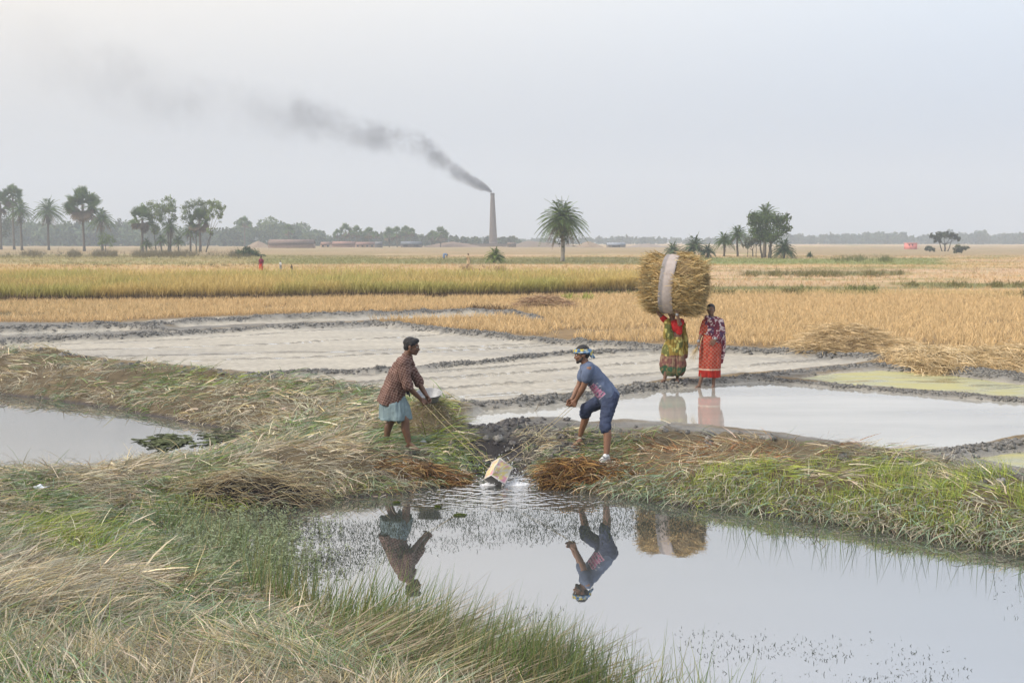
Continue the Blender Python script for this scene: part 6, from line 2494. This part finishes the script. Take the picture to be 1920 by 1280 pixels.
# a low seat of cut grass and mud under it
a = Acc()
V = []
for i_, (r_, z_) in enumerate(((.40, gzb - .1), (.32, gzb + .35 * (bz[2] - gzb)), (.22, gzb + .8 * (bz[2] - gzb)), (.16, bz[2] - .012), (.01, bz[2] - .01))):
    for k in range(26):
        t_ = 2 * math.pi * k / 26
        w_ = 1 + .25 * (vn(math.cos(t_) * 2 + 5, math.sin(t_) * 2 + i_, 1, 2) - .5)
        V.append([bzc[0] + r_ * 1.1 * w_ * math.cos(t_), bzc[1] + r_ * w_ * math.sin(t_) + .04, z_])
q_ = [[i_ * 26 + k, i_ * 26 + (k + 1) % 26, (i_ + 1) * 26 + (k + 1) % 26, (i_ + 1) * 26 + k] for i_ in range(4) for k in range(26)]
a.add(V, q_, lc(.16, .13, .08))
b2 = a
mr_ = empty("mud_mound", V3(bzc[0], bzc[1], gzb), "low mound of mud and cut grass holding up the aluminium basin", "mound")
b2.build("packed_mud", M_ground, mr_, True)
a = Acc()
n = 1800
th = RNG.uniform(0, 6.28, n)
rr = RNG.uniform(.1, .44, n)
zz = np.interp(rr, [.1, .16, .22, .32, .44], [bz[2] - .02, bz[2] - .03, gzb + .8 * (bz[2] - gzb), gzb + .35 * (bz[2] - gzb), gzb])
a.blades(np.stack([bzc[0] + rr * 1.2 * np.cos(th), bzc[1] + rr * np.sin(th) + .03, zz + .01], 1), hdg(th + RNG.normal(size=n) * 2, RNG.normal(size=n) * .35), hdg(th + RNG.normal(size=n) * 2, -.3 + RNG.normal(size=n) * .4), RNG.uniform(.08, .22, n), .007, np.array([STRAW * .8, GREY * .8, YGRN * .6, BROWN * 1.5])[RNG.integers(0, 4, n)] * RNG.uniform(.6, 1.2, (n, 1)), 3, .3)
a.build("loose_strands", M_grass, mr_)


def scrap(name, label, cat, px, py, col, r, up_=.03, lump_=.35, seed=1):
    b = gh(px, py)
    V, Q_ = ell(b + V3(0, 0, up_), r, V3(1, .3, 0), n=20)
    V = V + RNG.normal(size=V.shape) * .0
    f_ = vn3(V, .05, seed) - .5
    V = V + (V - b) * (f_ * lump_ * 2)[:, None]
    a = Acc()
    a.add(V, Q_, np.asarray(col) * (1 + .3 * (vn3(V, .04, 2) - .5))[:, None])
    o = a.build(name, M_cloth, None, True)
    tag(o, label, cat)


scrap("plastic_scrap", "small white plastic scrap on the grass by the feet of the man in checks", "scrap", 795, 836, (.75, .78, .82), (.055, .03, .018), .07)
scrap("cloth_bundle", "crumpled grey blue cloth dropped behind the legs of the man in checks", "cloth", 781, 812, (.20, .27, .35), (.075, .06, .035), .07, .6)
scrap("paper_scrap", "pale crumpled paper lying in the matted sedge, left side", "scrap", 78, 926, (.62, .66, .70), (.085, .05, .022), .08, .5, 4)
for lb, px, py, r_ in (("lone dark green algae tuft floating left of the other two", 821, 951, (.035, .03, .012)), ("paired dark green algae tuft floating nearest the viewer", 862, 966, (.075, .04, .014)), ("small olive algae tuft floating by the reflection of the man in checks", 744, 943, (.04, .035, .012))):
    b = gnd(px, py, 0)
    a = Acc()
    n = 260
    q = RNG.normal(size=(n, 3)) * np.array(r_) * .38 + V3(b[0], b[1], .008)
    V, Q_ = ell(V3(b[0], b[1], .004), np.array(r_) * 1.1)
    a.add(V, Q_, lc(.06, .08, .02))
    q = V3(b[0], b[1], .008) + np.clip(q - V3(b[0], b[1], .008), -np.array(r_), np.array(r_))
    a.cards(q, .022, lc(.09, .12, .02) * RNG.uniform(.5, 1.5, (n, 1)))
    o = a.build("algae_tuft", M_leaf)
    tag(o, lb, "algae")
# lily pads
a = Acc()
n = 130
px = np.r_[RNG.normal(306, 24, 70), RNG.normal(420, 24, 40), RNG.normal(360, 35, 20)]
py = np.r_[RNG.normal(827, 6, 70), RNG.normal(820, 7, 40), RNG.normal(826, 6, 20)]
x, y = gnd(px, py, .01)
for i_ in range(n):
    r_ = RNG.uniform(.05, .11)
    t_ = np.linspace(.35, 2 * math.pi - .1, 9)
    ph = RNG.uniform(0, 6)
    V = [[x[i_], y[i_], .012]] + [[x[i_] + r_ * math.cos(s_ + ph), y[i_] + r_ * math.sin(s_ + ph), .014 + RNG.uniform(0, .025)] for s_ in t_]
    a.add(V, [[0, k + 1, k + 2, k + 3] for k in range(0, 7, 2)], lc(.07, .085, .035) * RNG.uniform(.5, 1.9))
o = a.build("lily_pads", M_leaf)
tag(o, "patch of small dark water lily pads in the far corner of the left pond", "lily pads", kind="stuff")
# the splash
a = Acc()
n = 260
c0 = V3(tc_[0] + .10, tc_[1] - .02, .02)
th = RNG.uniform(0, 2 * math.pi, n)
rr = RNG.gamma(2, .11, n)
P = np.stack([c0[0] + rr * np.cos(th), c0[1] + rr * np.sin(th) * .6 + .05, .02 + np.abs(RNG.normal(size=n)) * .17 * np.exp(-rr * 1.1)], 1)
for i_ in range(n):
    r_ = RNG.uniform(.0035, .0085)
    a.add(SPH * r_ + P[i_], SQ, (.75, .78, .82))
M_drop, nt, b_ = newmat("splash_water")
nz = nt.nodes.new("ShaderNodeTexNoise")
cr = nt.nodes.new("ShaderNodeValToRGB")
cr.color_ramp.elements[0].color = (.5, .53, .56, 1)
cr.color_ramp.elements[1].color = (.85, .87, .9, 1)
nt.links.new(nz.outputs[0], cr.inputs[0])
nt.links.new(cr.outputs[0], b_.inputs[0])
b_.inputs["Roughness"].default_value = .1
nu, nv = 40, 26
U, V_ = np.meshgrid(np.linspace(-1, 1, nu), np.linspace(-1, 1, nv), indexing="ij")
for (sx_, sy_, ox, oy, hh_) in ((.26, .12, .12, .02, .05), (.16, .10, -.22, .0, .035), (.10, .07, .13, .02, .09)):
    rr = np.sqrt(U ** 2 + V_ ** 2)
    zz = hh_ * np.clip(1 - rr, 0, 1) * (.3 + 1.6 * np.abs(vn(U * 6, V_ * 6, 1, 3) - .3)) - .006
    P = np.stack([c0[0] + ox + U * sx_, c0[1] + oy + V_ * sy_, zz], -1).reshape(-1, 3)
    i_ = np.arange(nu - 1)[:, None] * nv
    j_ = np.arange(nv - 1)[None]
    a.add(P, np.stack([i_ + j_, i_ + nv + j_, i_ + nv + j_ + 1, i_ + j_ + 1], -1).reshape(-1, 4), (.7, .72, .75))
o = a.build("splash", M_drop, None, True)
tag(o, "white splash and flying drops thrown up round the oil tin", "splash", kind="stuff")
# a leafless stick standing in the grass behind the mound
for lb, x0, y0, x1, y1 in (("bare twig standing on the mound between the two men", 1000, 776, 1010, 757),):
    b = gh(x0, y0)
    a = Acc()
    e = at(x1, y1, b[1])
    a.tube(np.linspace(b - V3(0, 0, .03), e, 6) + RNG.normal(size=(6, 3)) * .006, np.linspace(.006, .003, 6), 6, (.2, .16, .11))
    a.tube(np.linspace((b + e) / 2, (b + e) / 2 + V3(.08, 0, .08), 4), [.004, .003, .003, .002], 5, (.2, .16, .11))
    o = a.build("twig", M_bark)
    tag(o, lb, "twig")
